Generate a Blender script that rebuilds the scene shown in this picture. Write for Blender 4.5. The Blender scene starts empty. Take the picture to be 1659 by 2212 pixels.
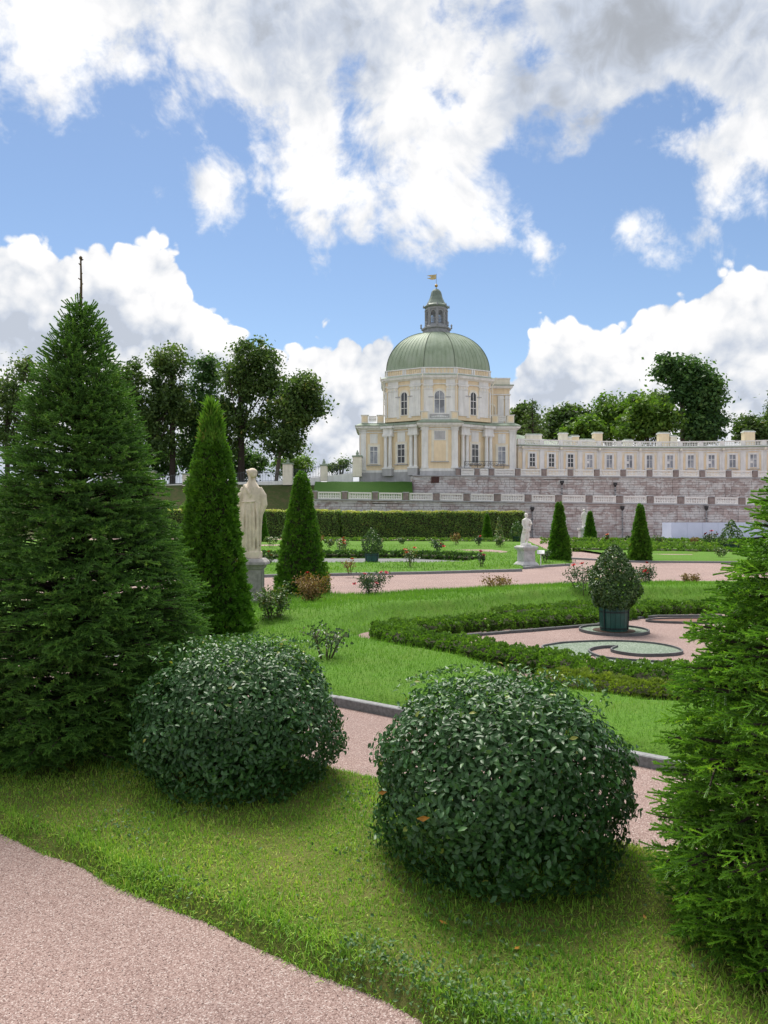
import bpy, bmesh, math, random
import numpy as np
from mathutils import Vector, Matrix
from math import sin, cos, pi, radians, atan2, sqrt

random.seed(7)
RNG = np.random.default_rng(11)
scene = bpy.context.scene
COL = scene.collection

# ---------------------------------------------------------------- camera
EYE = 1.9            # camera height above the garden gravel
F = 1598.5           # focal length in measuring units (picture 1659 wide)
CX, HZ = 829.5, 1130.0
cam_data = bpy.data.cameras.new('camera')
cam = bpy.data.objects.new('camera', cam_data)
COL.objects.link(cam)
cam.location = (0, 0, EYE)
cam.rotation_euler = (radians(90), 0, 0)
cam_data.sensor_fit = 'VERTICAL'
cam_data.sensor_height = 36.0
cam_data.lens = F / 2212.0 * 36.0
cam_data.shift_y = (HZ - 1106.0) / 2212.0
cam_data.clip_end = 3000
scene.camera = cam

# ---------------------------------------------------------------- light
SUN_AZ, SUN_EL = radians(-14), radians(60)
scene.view_settings.view_transform = 'Standard'
scene.view_settings.look = 'None'
scene.view_settings.exposure = 0.92
scene.view_settings.gamma = 1.0
sun_data = bpy.data.lights.new('sun', 'SUN')
sun_data.energy = 3.2
sun_data.angle = radians(28)
sun_data.color = (1.0, 0.95, 0.87)
sun = bpy.data.objects.new('sun', sun_data)
COL.objects.link(sun)
sdir = Vector((sin(SUN_AZ) * cos(SUN_EL), cos(SUN_AZ) * cos(SUN_EL), sin(SUN_EL)))
sun.rotation_euler = (-sdir).to_track_quat('-Z', 'Y').to_euler()
sun.location = (0, 0, 60)
# rendering settings
scene.render.engine = 'CYCLES'
scene.cycles.max_bounces = 6
scene.cycles.diffuse_bounces = 3
scene.cycles.glossy_bounces = 2
scene.cycles.transmission_bounces = 4
scene.cycles.transparent_max_bounces = 4
scene.cycles.use_denoising = True
try:
    scene.cycles.denoiser = 'OPENIMAGEDENOISE'
    scene.cycles.denoising_prefilter = 'ACCURATE'
except Exception:
    pass
scene.cycles.sample_clamp_indirect = 6.0

# ---------------------------------------------------------------- node expressions
class X:
    """A tiny arithmetic wrapper round shader node sockets."""
    def __init__(s, tree, sock): s.t, s.s = tree, sock
    def _m(s, op, *others, clamp=False):
        n = s.t.nodes.new('ShaderNodeMath'); n.operation = op; n.use_clamp = clamp
        s.t.links.new(s.s, n.inputs[0])
        for i, o in enumerate(others):
            if isinstance(o, X): s.t.links.new(o.s, n.inputs[i + 1])
            else: n.inputs[i + 1].default_value = o
        return X(s.t, n.outputs[0])
    def __add__(s, o): return s._m('ADD', o)
    __radd__ = __add__
    def __sub__(s, o): return s._m('SUBTRACT', o)
    def __mul__(s, o): return s._m('MULTIPLY', o)
    __rmul__ = __mul__
    def __truediv__(s, o): return s._m('DIVIDE', o)
    def __neg__(s): return s._m('MULTIPLY', -1.0)
    def max(s, o): return s._m('MAXIMUM', o)
    def min(s, o): return s._m('MINIMUM', o)
    def pow(s, o): return s._m('POWER', o)
    def step(s, a, b, lo=0.0, hi=1.0):
        n = s.t.nodes.new('ShaderNodeMapRange'); n.interpolation_type = 'SMOOTHSTEP'
        s.t.links.new(s.s, n.inputs[0])
        for k, v in ((1, a), (2, b), (3, lo), (4, hi)): n.inputs[k].default_value = v
        return X(s.t, n.outputs[0])

# ---------------------------------------------------------------- world: sky and clouds
def build_world():
    w = bpy.data.worlds.new('World'); scene.world = w; w.use_nodes = True
    t = w.node_tree; t.nodes.clear()
    N, L = t.nodes.new, t.links.new
    sky = N('ShaderNodeTexSky'); sky.sky_type = 'NISHITA'; sky.sun_disc = False
    sky.sun_elevation = SUN_EL; sky.sun_rotation = SUN_AZ
    sky.air_density = 1.0; sky.dust_density = 0.2; sky.ozone_density = 2.2
    tc = N('ShaderNodeTexCoord')
    sep = N('ShaderNodeSeparateXYZ'); L(tc.outputs['Generated'], sep.inputs[0])
    x, y, z = (X(t, sep.outputs[i]) for i in range(3))
    az = x._m('ARCTAN2', y) * (180 / pi)              # degrees from straight ahead, to the right
    el = z._m('ARCSINE') * (180 / pi)
    def noise(scale, detail=8, rough=0.6, dist=0.0, off=(0, 0, 0), stretch=(1, 1, 1)):
        mp = N('ShaderNodeMapping'); L(tc.outputs['Generated'], mp.inputs[0])
        mp.inputs['Location'].default_value = off; mp.inputs['Scale'].default_value = stretch
        n = N('ShaderNodeTexNoise'); n.inputs['Scale'].default_value = scale
        n.inputs['Detail'].default_value = detail; n.inputs['Roughness'].default_value = rough
        n.inputs['Distortion'].default_value = dist
        L(mp.outputs[0], n.inputs['Vector'])
        return X(t, n.outputs[0])
    wn = N('ShaderNodeTexNoise'); wn.inputs['Scale'].default_value = 18.0; wn.inputs['Detail'].default_value = 2
    L(tc.outputs['Generated'], wn.inputs['Vector'])
    wm = N('ShaderNodeVectorMath'); wm.operation = 'MULTIPLY_ADD'
    L(wn.outputs['Color'], wm.inputs[0]); wm.inputs[1].default_value = (0.035,) * 3; L(tc.outputs['Generated'], wm.inputs[2])
    def billow(scale, off=(0, 0, 0)):
        mp = N('ShaderNodeMapping'); L(wm.outputs[0], mp.inputs[0])
        mp.inputs['Location'].default_value = off
        n = N('ShaderNodeTexVoronoi'); n.feature = 'F1'
        n.inputs['Scale'].default_value = scale
        L(mp.outputs[0], n.inputs['Vector'])
        return X(t, n.outputs['Distance'])
    def curve(src, pts, lo, hi):
        """piecewise curve of elevation over azimuth, both in degrees"""
        n = N('ShaderNodeFloatCurve')
        u = (src - lo) / (hi - lo)
        L(u.s, n.inputs['Value'])
        c = n.mapping.curves[0]
        n.mapping.use_clip = True
        q = [((a - lo) / (hi - lo), e / 60.0) for a, e in pts]
        while len(c.points) < len(q): c.points.new(0.5, 0.5)
        for p, (a, e) in zip(c.points, q): p.location = (a, e); p.handle_type = 'AUTO'
        n.mapping.update()
        return X(t, n.outputs[0]) * 60.0
    def A(px, py):
        dx, dz = (px - CX) / F, (HZ - py) / F
        return math.degrees(atan2(dx, 1)), math.degrees(math.asin(dz / sqrt(1 + dx * dx + dz * dz)))
    def blob(px, py, rx, ry, rot=0.0):
        a, e = A(px, py)
        k = 180 / pi / F
        c, s = cos(radians(rot)), sin(radians(rot))
        du, dv = (az - a) * c + (el - e) * (s), (el - e) * c - (az - a) * s
        du, dv = du / (rx * k), dv / (ry * k)
        return 1.0 + (-(du * du + dv * dv)._m('SQRT'))       # 1 at the centre, 0 on the rim
    n1 = noise(6.0, 7, 0.60, 0.25, (3.1, 0.4, 1.7))
    n1b = noise(6.0, 4, 0.60, 0.25, (3.1 + 0.006, 0.4 + 0.004, 1.7 + 0.035))      # the same field a little nearer the sun
    n2 = noise(26.0, 4, 0.66, 0.5, (0.3, 2.2, 5.1))
    nl = noise(2.0, 2, 0.5, 0.0, (7.3, 1.1, 0.2))
    b2 = billow(22.0, (0.3, 4.2, 2.6))
    b3 = billow(58.0, (0.9, 1.2, 0.6))
    relief = n1b - n1
    # ---- cumulus banks standing on the horizon
    bank_pts = [(-180, 16), (-120, 22), (-70, 18), (-45, 24)]
    for p in [(-40, 470), (110, 520), (270, 500), (365, 530), (420, 640), (520, 710), (600, 742), (700, 728), (800, 745), (900, 752), (985, 790), (1080, 815), (1130, 760), (1215, 690), (1290, 730), (1400, 660), (1500, 640), (1590, 580), (1700, 560)]:
        bank_pts.append(A(*p))
    bank_pts += [(45, 19), (80, 14), (130, 20), (180, 16)]
    top = curve(az, bank_pts, -180, 180)
    dbank = (top - el) * 0.24 + (0.5 + (-b2)) * 0.62 + (0.5 + (-b3)) * 0.42 + (n1 - 0.5) * 1.5 + 0.05
    abank = dbank.step(0.0, 0.14)
    # ---- ragged sheet overhead
    low_pts = [(-180, 30), (-120, 26), (-60, 30)]
    for p in [(-120, 250), (0, 190), (70, 285), (200, 285), (330, 262), (440, 250), (540, 310), (640, 430), (700, 480), (775, 440), (870, 455), (1000, 500), (1130, 485), (1180, 420), (1235, 345), (1290, 345), (1370, 320), (1440, 300), (1500, 380), (1600, 420), (1720, 440)]:
        low_pts.append(A(*p))
    low_pts += [(50, 26), (90, 30), (140, 27), (180, 30)]
    low_c = curve(az, low_pts, -180, 180)
    rag = (n1 - 0.5) * 4.0 + (n2 - 0.5) * 1.1 + (0.5 + (-b2)) * 0.2
    dup = ((el - low_c) * 0.14).min(1.0) + rag + (nl - 0.5) * 0.6 - 0.02
    for px, py, rx, ry, rot, k in [(10, 205, 90, 60, -20, 1.0), (735, 150, 70, 45, 20, 0.65), (1120, 340, 95, 130, -35, 1.5), (1175, 120, 80, 60, 0, 1.0),
                                   (1470, 245, 160, 55, 0, 1.0), (950, 30, 60, 40, 0, 0.5), (970, 235, 70, 45, -30, 0.8), (1560, 470, 70, 60, 0, 0.6)]:
        dup = dup - blob(px, py, rx, ry, rot).max(0.0) * k
    for px, py, rx, ry, rot, k in [(455, 388, 95, 90, 10, 1.25), (345, 420, 60, 40, 0, 0.7), (1370, 490, 230, 60, -18, 0.66), (1165, 530, 50, 90, 30, 0.8), (560, 380, 40, 40, 0, 0.6),
                                   (1250, 290, 110, 110, 0, 0.7), (1000, 400, 200, 110, -35, 0.7), (690, 420, 80, 90, 0, 0.5), (260, 120, 420, 190, 0, 1.1), (120, 200, 130, 95, 0, 0.9), (700, 190, 260, 200, 0, 0.9), (1380, 305, 110, 40, 5, 0.75), (1300, 150, 420, 150, 0, 0.8), (1580, 340, 110, 120, 0, 0.7)]:
        dup = dup.max((blob(px, py, rx, ry, rot) * k + rag) - 0.35)
    aup = dup.step(-0.22, 0.52)
    # ---- brightness: thin edges glow against the sun, thick bodies are grey
    sh_b = dbank.step(0.05, 1.6) * 0.40 + (n2 - 0.5) * 0.5 + relief * 3.6 + (b2 - 0.45) * 0.7 + (b3 - 0.45) * 0.5 + (nl - 0.5) * 1.3
    sh_u = dup.step(0.4, 2.0) * 0.40 + relief * 3.2 + (n2 - 0.5) * 0.6 + (b2 - 0.5) * 0.25 + (nl - 0.5) * 1.2
    for px, py, rx, ry, k in [(1420, -20, 700, 260, 0.6), (230, 650, 240, 170, 0.25), (1600, 690, 200, 120, 0.25)]:
        sh_u = sh_u + (blob(px, py, rx, ry) + (n1 - 0.5) * 1.6).max(0.0) * k
    sh = sh_b.step(-0.3, 1.3).min(0.78) * abank + sh_u.step(-0.4, 1.2) * (1.0 + (-abank))
    ramp = N('ShaderNodeValToRGB')
    cr = ramp.color_ramp
    cr.elements[0].position = 0.0; cr.elements[0].color = (0.575, 0.575, 0.575, 1)
    cr.elements[1].position = 1.0; cr.elements[1].color = (0.225, 0.24, 0.265, 1)
    for pos, c in [(0.22, (0.515, 0.515, 0.52, 1)), (0.45, (0.425, 0.44, 0.465, 1)), (0.72, (0.315, 0.345, 0.40, 1))]:
        e = cr.elements.new(pos); e.color = c
    L(sh.s, ramp.inputs[0])
    alpha = abank.max(aup)
    bg1 = N('ShaderNodeBackground'); L(sky.outputs[0], bg1.inputs[0]); bg1.inputs[1].default_value = 0.070
    bg2 = N('ShaderNodeBackground'); L(ramp.outputs[0], bg2.inputs[0]); bg2.inputs[1].default_value = 1.0
    mx = N('ShaderNodeMixShader'); L(alpha.s, mx.inputs[0]); L(bg1.outputs[0], mx.inputs[1]); L(bg2.outputs[0], mx.inputs[2])
    out = N('ShaderNodeOutputWorld'); L(mx.outputs[0], out.inputs[0])
    w.cycles.sampling_method = 'MANUAL'; w.cycles.sample_map_resolution = 512
build_world()

# ---------------------------------------------------------------- measuring helpers
def G(x, y, z=0.0):
    """where a measured ray meets the level z"""
    d = (EYE - z) * F / (y - HZ)
    return Vector(((x - CX) / F * d, d, z))
def P(x, y, d):
    """a measured ray at distance d"""
    return Vector(((x - CX) / F * d, d, EYE - (y - HZ) / F * d))

# ---------------------------------------------------------------- objects
def put(o, parent=None):
    COL.objects.link(o)
    if parent is not None: o.parent = parent
    return o
def tag(o, label=None, cat=None, group=None, kind=None):
    if label: o['label'] = label
    if cat: o['category'] = cat
    if group: o['group'] = group
    if kind: o['kind'] = kind
    return o
def thing(name, label, cat, loc=(0, 0, 0), rz=0.0, group=None):
    o = bpy.data.objects.new(name, None); o.empty_display_size = 0.2
    o.location = loc; o.rotation_euler = (0, 0, rz)
    put(o); return tag(o, label, cat, group)
def copy_tree(o, parent=None):
    c = o.copy(); COL.objects.link(c); c.parent = parent
    for ch in list(o.children): copy_tree(ch, c)
    return c
def mesh_np(name, V, tris=None, quads=None, mats=(), tint=None, tri_mat=None, quad_mat=None, smooth=False):
    """mesh from numpy arrays"""
    V = np.asarray(V, np.float32).reshape(-1, 3)
    me = bpy.data.meshes.new(name)
    nt = 0 if tris is None else len(tris); nq = 0 if quads is None else len(quads)
    me.vertices.add(len(V)); me.vertices.foreach_set('co', V.ravel())
    loops = []; tot = []; mi = []
    if nt: loops.append(np.asarray(tris, np.int32).ravel()); tot.append(np.full(nt, 3, np.int32)); mi.append(np.zeros(nt, np.int32) if tri_mat is None else tri_mat)
    if nq: loops.append(np.asarray(quads, np.int32).ravel()); tot.append(np.full(nq, 4, np.int32)); mi.append(np.zeros(nq, np.int32) if quad_mat is None else quad_mat)
    loops = np.concatenate(loops); tot = np.concatenate(tot); mi = np.concatenate(mi)
    start = np.concatenate(([0], np.cumsum(tot)[:-1])).astype(np.int32)
    me.loops.add(len(loops)); me.loops.foreach_set('vertex_index', loops)
    me.polygons.add(len(tot)); me.polygons.foreach_set('loop_start', start); me.polygons.foreach_set('loop_total', tot)
    me.polygons.foreach_set('material_index', mi.astype(np.int32))
    if smooth: me.polygons.foreach_set('use_smooth', np.ones(len(tot), bool))
    for m in mats: me.materials.append(MAT[m] if isinstance(m, str) else m)
    if tint is not None:
        at = me.attributes.new('tint', 'FLOAT', 'POINT'); at.data.foreach_set('value', np.asarray(tint, np.float32))
    me.update(calc_edges=True)
    return me
class MB:
    """collects faces, then links them as ONE mesh object"""
    def __init__(s): s.v = []; s.f = []; s.m = []
    def add(s, V, Fc, m=0):
        o = len(s.v); s.v.extend([tuple(p) for p in V]); s.f.extend([tuple(i + o for i in q) for q in Fc]); s.m.extend([m] * len(Fc)); return s
    def box(s, x0, x1, y0, y1, z0, z1, m=0):
        V = [(x, y, z) for z in (z0, z1) for y in (y0, y1) for x in (x0, x1)]
        return s.add(V, [(0, 2, 3, 1), (4, 5, 7, 6), (0, 1, 5, 4), (1, 3, 7, 5), (3, 2, 6, 7), (2, 0, 4, 6)], m)
    def hexa(s, V, m=0):      # bottom four then top four, counter-clockwise seen from above
        return s.add(V, [(3, 2, 1, 0), (4, 5, 6, 7), (0, 1, 5, 4), (1, 2, 6, 5), (2, 3, 7, 6), (3, 0, 4, 7)], m)
    def prism(s, pts, z0, z1, m=0):
        n = len(pts); V = [(p[0], p[1], z0) for p in pts] + [(p[0], p[1], z1) for p in pts]
        Fc = [tuple(range(n - 1, -1, -1)), tuple(range(n, 2 * n))] + [(i, (i + 1) % n, n + (i + 1) % n, n + i) for i in range(n)]
        return s.add(V, Fc, m)
    def loft(s, rings, m=0, cap=True, closed=True):
        n = len(rings[0]); V = [p for r in rings for p in r]; Fc = []
        for k in range(len(rings) - 1):
            for i in range(n if closed else n - 1):
                j = (i + 1) % n
                Fc.append((k * n + i, k * n + j, (k + 1) * n + j, (k + 1) * n + i))
        if cap and closed:
            Fc.append(tuple(range(n - 1, -1, -1))); Fc.append(tuple((len(rings) - 1) * n + i for i in range(n)))
        return s.add(V, Fc, m)
    def lathe(s, prof, n=12, c=(0, 0), m=0, ph=0.0, cap=True):
        return s.loft([[(c[0] + r * cos(ph + 2 * pi * i / n), c[1] + r * sin(ph + 2 * pi * i / n), z) for i in range(n)] for r, z in prof], m, cap)
    def tube(s, pts, rad, n=6, m=0, cap=True):
        pts = [Vector(p) for p in pts]; rings = []
        for k, p in enumerate(pts):
            d = (pts[min(k + 1, len(pts) - 1)] - pts[max(k - 1, 0)]).normalized()
            u = d.orthogonal().normalized() if k == 0 else (u - d * u.dot(d)).normalized()
            w = d.cross(u); r = rad[k] if isinstance(rad, (list, tuple)) else rad
            rings.append([p + (u * cos(2 * pi * i / n) + w * sin(2 * pi * i / n)) * r for i in range(n)])
        return s.loft(rings, m, cap)
    def build(s, name, mats, parent=None, smooth=False, bevel=0.0, loc=None):
        me = bpy.data.meshes.new(name); me.from_pydata(s.v, [], s.f)
        if isinstance(mats, str): mats = (mats,)
        for q in mats: me.materials.append(MAT[q])
        if len(mats) > 1: me.polygons.foreach_set('material_index', s.m)
        if smooth:
            me.polygons.foreach_set('use_smooth', [True] * len(me.polygons))
        o = bpy.data.objects.new(name, me); put(o, parent)
        if loc is not None: o.location = loc
        if bevel:
            b = o.modifiers.new('bevel', 'BEVEL'); b.width = bevel; b.segments = 1; b.limit_method = 'ANGLE'
        return o
class Wall:
    """a vertical face from A to B (seen left to right from outside); u along it, z up, d outwards"""
    def __init__(s, A, B):
        s.A = Vector((A[0], A[1], 0)); s.B = Vector((B[0], B[1], 0)); s.L = (s.B - s.A).length
        s.t = (s.B - s.A).normalized(); s.n = Vector((s.t.y, -s.t.x, 0))
    def p(s, u, z, d=0.0): q = s.A + s.t * u + s.n * d; return (q.x, q.y, z)
    def box(s, mb, u0, u1, z0, z1, d0, d1, m=0):
        p = s.p
        return mb.hexa([p(u0, z0, d1), p(u1, z0, d1), p(u1, z0, d0), p(u0, z0, d0), p(u0, z1, d1), p(u1, z1, d1), p(u1, z1, d0), p(u0, z1, d0)], m)
    def arch(s, mb, u0, u1, z0, zs, d0, d1, m=0, n=10, frame=None):
        """round-headed slab, or with frame=w a round-headed band of width w"""
        def out(k):
            c, r = (u0 + u1) / 2, (u1 - u0) / 2 - k
            return [(u0 + k, z0)] + [(c - r * cos(pi * i / n), zs + r * sin(pi * i / n)) for i in range(n + 1)] + [(u1 - k, z0)]
        a = out(0)
        if frame is None:
            V = [s.p(u, z, d1) for u, z in a] + [s.p(u, z, d0) for u, z in a]; k = len(a)
            mb.add(V, [tuple(range(k - 1, -1, -1)), tuple(range(k, 2 * k))] + [(i, (i + 1) % k, k + (i + 1) % k, k + i) for i in range(k)], m)
        else:
            b = out(frame); k = len(a)
            V = [s.p(u, z, d1) for u, z in a] + [s.p(u, z, d1) for u, z in b] + [s.p(u, z, d0) for u, z in a] + [s.p(u, z, d0) for u, z in b]
            Fc = []
            for i in range(k - 1):
                Fc += [(i, k + i, k + i + 1, i + 1), (2 * k + i, i, i + 1, 2 * k + i + 1), (k + i, 3 * k + i, 3 * k + i + 1, k + i + 1)]
            mb.add(V, Fc, m)
        return mb

# ---------------------------------------------------------------- materials
MAT = {}
def ramp(t, fac, stops):
    r = t.nodes.new('ShaderNodeValToRGB'); cr = r.color_ramp
    cr.elements[0].position, cr.elements[0].color = stops[0][0], (*stops[0][1], 1)
    cr.elements[1].position, cr.elements[1].color = stops[-1][0], (*stops[-1][1], 1)
    for p, c in stops[1:-1]: e = cr.elements.new(p); e.color = (*c, 1)
    t.links.new(fac, r.inputs[0]); return r.outputs[0]
def tnoise(t, scale, detail=4, rough=0.55, vec=None, dist=0.0, coord='Object', stretch=None):
    if vec is None:
        if coord == 'World': vec = t.nodes.new('ShaderNodeNewGeometry').outputs['Position']
        else: vec = t.nodes.new('ShaderNodeTexCoord').outputs[coord]
    if stretch:
        mp = t.nodes.new('ShaderNodeMapping'); mp.inputs['Scale'].default_value = stretch; t.links.new(vec, mp.inputs[0]); vec = mp.outputs[0]
    n = t.nodes.new('ShaderNodeTexNoise'); n.inputs['Scale'].default_value = scale; n.inputs['Detail'].default_value = detail
    n.inputs['Roughness'].default_value = rough; n.inputs['Distortion'].default_value = dist
    t.links.new(vec, n.inputs['Vector']); return n.outputs[0]
def tmix(t, fac, a, b, mode='MIX'):
    m = t.nodes.new('ShaderNodeMix'); m.data_type = 'RGBA'; m.blend_type = mode
    for s, v in ((m.inputs[0], fac), (m.inputs[6], a), (m.inputs[7], b)):
        if isinstance(v, bpy.types.NodeSocket): t.links.new(v, s)
        elif isinstance(v, (int, float)): s.default_value = v
        else: s.default_value = (*v, 1)
    return m.outputs[2]
def newmat(name):
    m = bpy.data.materials.new(name); m.use_nodes = True; t = m.node_tree
    MAT[name] = m
    return m, t, t.nodes['Principled BSDF']
def tbump(t, b, h, strength=0.3, dist=0.02):
    n = t.nodes.new('ShaderNodeBump'); n.inputs['Strength'].default_value = strength; n.inputs['Distance'].default_value = dist
    t.links.new(h, n.inputs['Height']); t.links.new(n.outputs[0], b.inputs['Normal'])
def plain(name, c, rough=0.7, var=0.25, scale=3.0, bump=0.0, c2=None, spec=0.3, metal=0.0, streak=False, coord='World', bscale=None):
    m, t, b = newmat(name)
    c2 = c2 or tuple(v * (1 - var) for v in c)
    f = tnoise(t, scale, 5, 0.62, coord=coord, stretch=(1, 1, 0.22) if streak else None)
    col = ramp(t, f, [(0.36, c2), (0.62, c)])
    t.links.new(col, b.inputs['Base Color'])
    b.inputs['Roughness'].default_value = rough; b.inputs['Specular IOR Level'].default_value = spec; b.inputs['Metallic'].default_value = metal
    if bump: tbump(t, b, tnoise(t, bscale or scale * 6, 5, 0.6, coord=coord), bump, 0.02)
    return m
def leafy(name, stops, rough=0.5, spec=0.35, trans=0.25, tcol=None, patch=None):
    """leaf material: colour by the leaf's own tint, some light passing through"""
    m, t, b = newmat(name)
    at = t.nodes.new('ShaderNodeAttribute'); at.attribute_name = 'tint'
    col = ramp(t, at.outputs['Fac'], stops)
    if patch:
        col = tmix(t, ramp(t, tnoise(t, patch[0], 4, 0.6, coord='World'), [(0.42, (0, 0, 0)), (0.62, (1, 1, 1))]), col, patch[1])
    t.links.new(col, b.inputs['Base Color'])
    b.inputs['Roughness'].default_value = rough; b.inputs['Specular IOR Level'].default_value = spec
    tr = t.nodes.new('ShaderNodeBsdfTranslucent')
    if tcol: tr.inputs[0].default_value = (*tcol, 1)
    else:
        t.links.new(tmix(t, 1.0, col, (1.5, 1.6, 0.7), 'MULTIPLY'), tr.inputs[0])
    mx = t.nodes.new('ShaderNodeMixShader'); mx.inputs[0].default_value = trans
    t.links.new(b.outputs[0], mx.inputs[1]); t.links.new(tr.outputs[0], mx.inputs[2])
    t.links.new(mx.outputs[0], t.nodes['Material Output'].inputs[0])
    return m

def gravel(name, cols, scale, big=(0.9, 1.08)):
    m, t, b = newmat(name)
    geo = t.nodes.new('ShaderNodeNewGeometry')
    vo = t.nodes.new('ShaderNodeTexVoronoi'); vo.inputs['Scale'].default_value = scale; t.links.new(geo.outputs['Position'], vo.inputs['Vector'])
    sp = t.nodes.new('ShaderNodeSeparateColor'); t.links.new(vo.outputs['Color'], sp.inputs[0])
    col = ramp(t, sp.outputs[0], cols)
    f = tnoise(t, 0.8, 4, 0.6, coord='World')
    col = tmix(t, 1.0, col, ramp(t, f, [(0.3, (big[0],) * 3), (0.7, (big[1], big[1] * .985, big[1] * .97))]), 'MULTIPLY')
    t.links.new(col, b.inputs['Base Color']); b.inputs['Roughness'].default_value = 0.9; b.inputs['Specular IOR Level'].default_value = 0.15
    inv = t.nodes.new('ShaderNodeMath'); inv.operation = 'SUBTRACT'; inv.inputs[0].default_value = 1.0; t.links.new(vo.outputs['Distance'], inv.inputs[1])
    tbump(t, b, inv.outputs[0], 0.7, 0.006)
    return m
PINK = [(0.0, (0.13, 0.086, 0.078)), (0.25, (0.215, 0.148, 0.135)), (0.55, (0.28, 0.20, 0.183)), (0.85, (0.33, 0.25, 0.232)), (1.0, (0.47, 0.41, 0.39))]
gravel('pink_gravel', PINK, 190.0)
gravel('green_gravel', [(0, (0.08, 0.115, 0.08)), (0.5, (0.145, 0.19, 0.145)), (1, (0.27, 0.315, 0.27))], 70.0)
plain('soil', (0.07, 0.045, 0.03), 0.95, 0.4, 8, 0.6)
def lawn_mat(name, a, b_, c, dry):
    m, t, b = newmat(name)
    n1 = tnoise(t, 55.0, 4, 0.7, coord='World')
    col = ramp(t, n1, [(0.3, a), (0.5, b_), (0.68, c)])
    n2 = tnoise(t, 1.3, 5, 0.62, coord='World')
    col = tmix(t, ramp(t, n2, [(0.45, (0, 0, 0)), (0.68, (0.75,) * 3)]), col, dry)
    t.links.new(col, b.inputs['Base Color']); b.inputs['Roughness'].default_value = 0.9; b.inputs['Specular IOR Level'].default_value = 0.1
    tbump(t, b, n1, 0.8, 0.02)
lawn_mat('lawn_near', (0.05, 0.065, 0.016), (0.09, 0.115, 0.024), (0.13, 0.165, 0.035), (0.16, 0.14, 0.055))
lawn_mat('lawn_mid', (0.04, 0.09, 0.012), (0.075, 0.17, 0.02), (0.12, 0.23, 0.03), (0.09, 0.15, 0.025))
lawn_mat('lawn_bank', (0.025, 0.04, 0.012), (0.045, 0.065, 0.02), (0.07, 0.085, 0.03), (0.09, 0.075, 0.04))
lawn_mat('lawn_slope', (0.02, 0.055, 0.012), (0.035, 0.085, 0.015), (0.05, 0.12, 0.02), (0.03, 0.08, 0.015))
leafy('grass_near', [(0, (0.08962, 0.2195, 0.02934)), (0.4, (0.1883, 0.3593, 0.04238)), (0.75, (0.3047, 0.4591, 0.06521)), (0.93, (0.4302, 0.4991, 0.1141)), (1, (0.5378, 0.4991, 0.1956))], 0.6, 0.2, 0.3)
leafy('grass_mid', [(0, (0.0575, 0.1365, 0.0182)), (0.5, (0.1035, 0.231, 0.0286)), (0.9, (0.1725, 0.3045, 0.052)), (1, (0.253, 0.2835, 0.091))], 0.55, 0.25, 0.35)
leafy('weed_leaf', [(0, (0.03, 0.085, 0.02)), (0.6, (0.07, 0.15, 0.04)), (1, (0.13, 0.2, 0.07))], 0.5, 0.3, 0.25)
leafy('spruce_dark', [(0, (0.03591, 0.09374, 0.01901)), (0.45, (0.09336, 0.2187, 0.03802)), (0.8, (0.1976, 0.3595, 0.06083)), (1, (0.3591, 0.5311, 0.1045))], 0.5, 0.35, 0.22)
leafy('spruce_light', [(0, (0.03713, 0.1037, 0.01382)), (0.45, (0.1238, 0.2851, 0.02419)), (0.8, (0.3094, 0.5443, 0.0432)), (1, (0.5879, 0.6, 0.0864))], 0.5, 0.35, 0.28)
leafy('thuja', [(0, (0.03132, 0.0847, 0.01008)), (0.5, (0.0696, 0.1771, 0.01764)), (0.9, (0.1304, 0.2618, 0.02772)), (1, (0.1914, 0.2002, 0.0441))], 0.55, 0.25, 0.3)
leafy('cotoneaster', [(0, (0.01895, 0.05936, 0.016)), (0.5, (0.03791, 0.1076, 0.02999)), (0.85, (0.06444, 0.1577, 0.03998)), (0.97, (0.1043, 0.204, 0.03499)), (1, (0.3033, 0.2967, 0.04998))], 0.42, 0.38, 0.16)
leafy('yew_low', [(0, (0.03767, 0.0891, 0.01485)), (0.5, (0.09416, 0.1944, 0.02673)), (0.85, (0.1758, 0.3078, 0.04455)), (1, (0.2637, 0.3726, 0.06683))], 0.5, 0.3, 0.3)
leafy('yew_yellow', [(0, (0.0672, 0.1064, 0.01764)), (0.5, (0.1568, 0.2261, 0.0315)), (1, (0.3024, 0.3591, 0.063))], 0.5, 0.3, 0.3)
leafy('hedge_leaf', [(0, (0.04862, 0.104, 0.02304)), (0.5, (0.1061, 0.2038, 0.03456)), (0.85, (0.1878, 0.2912, 0.04992)), (1, (0.4199, 0.4368, 0.096))], 0.5, 0.3, 0.32)
leafy('laurel', [(0, (0.02352, 0.0616, 0.01512)), (0.6, (0.05376, 0.1155, 0.0252)), (0.92, (0.126, 0.1925, 0.0441)), (1, (0.2856, 0.2618, 0.0756))], 0.4, 0.45, 0.25)
leafy('rose_green', [(0, (0.042, 0.084, 0.028)), (0.6, (0.091, 0.168, 0.049)), (0.9, (0.182, 0.224, 0.07)), (1, (0.28, 0.196, 0.084))], 0.45, 0.35, 0.2)
leafy('rose_dark', [(0, (0.028, 0.063, 0.0308)), (0.6, (0.056, 0.112, 0.049)), (1, (0.126, 0.14, 0.07))], 0.45, 0.4, 0.15)
leafy('rose_dry', [(0, (0.11, 0.06, 0.025)), (0.5, (0.22, 0.13, 0.05)), (0.8, (0.30, 0.20, 0.075)), (1, (0.15, 0.17, 0.05))], 0.55, 0.25, 0.2)
leafy('oak', [(0, (0.03273, 0.06739, 0.02052)), (0.5, (0.07014, 0.1296, 0.03283)), (0.9, (0.1403, 0.2074, 0.04925)), (1, (0.2806, 0.2592, 0.08208))], 0.55, 0.25, 0.32)
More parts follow.
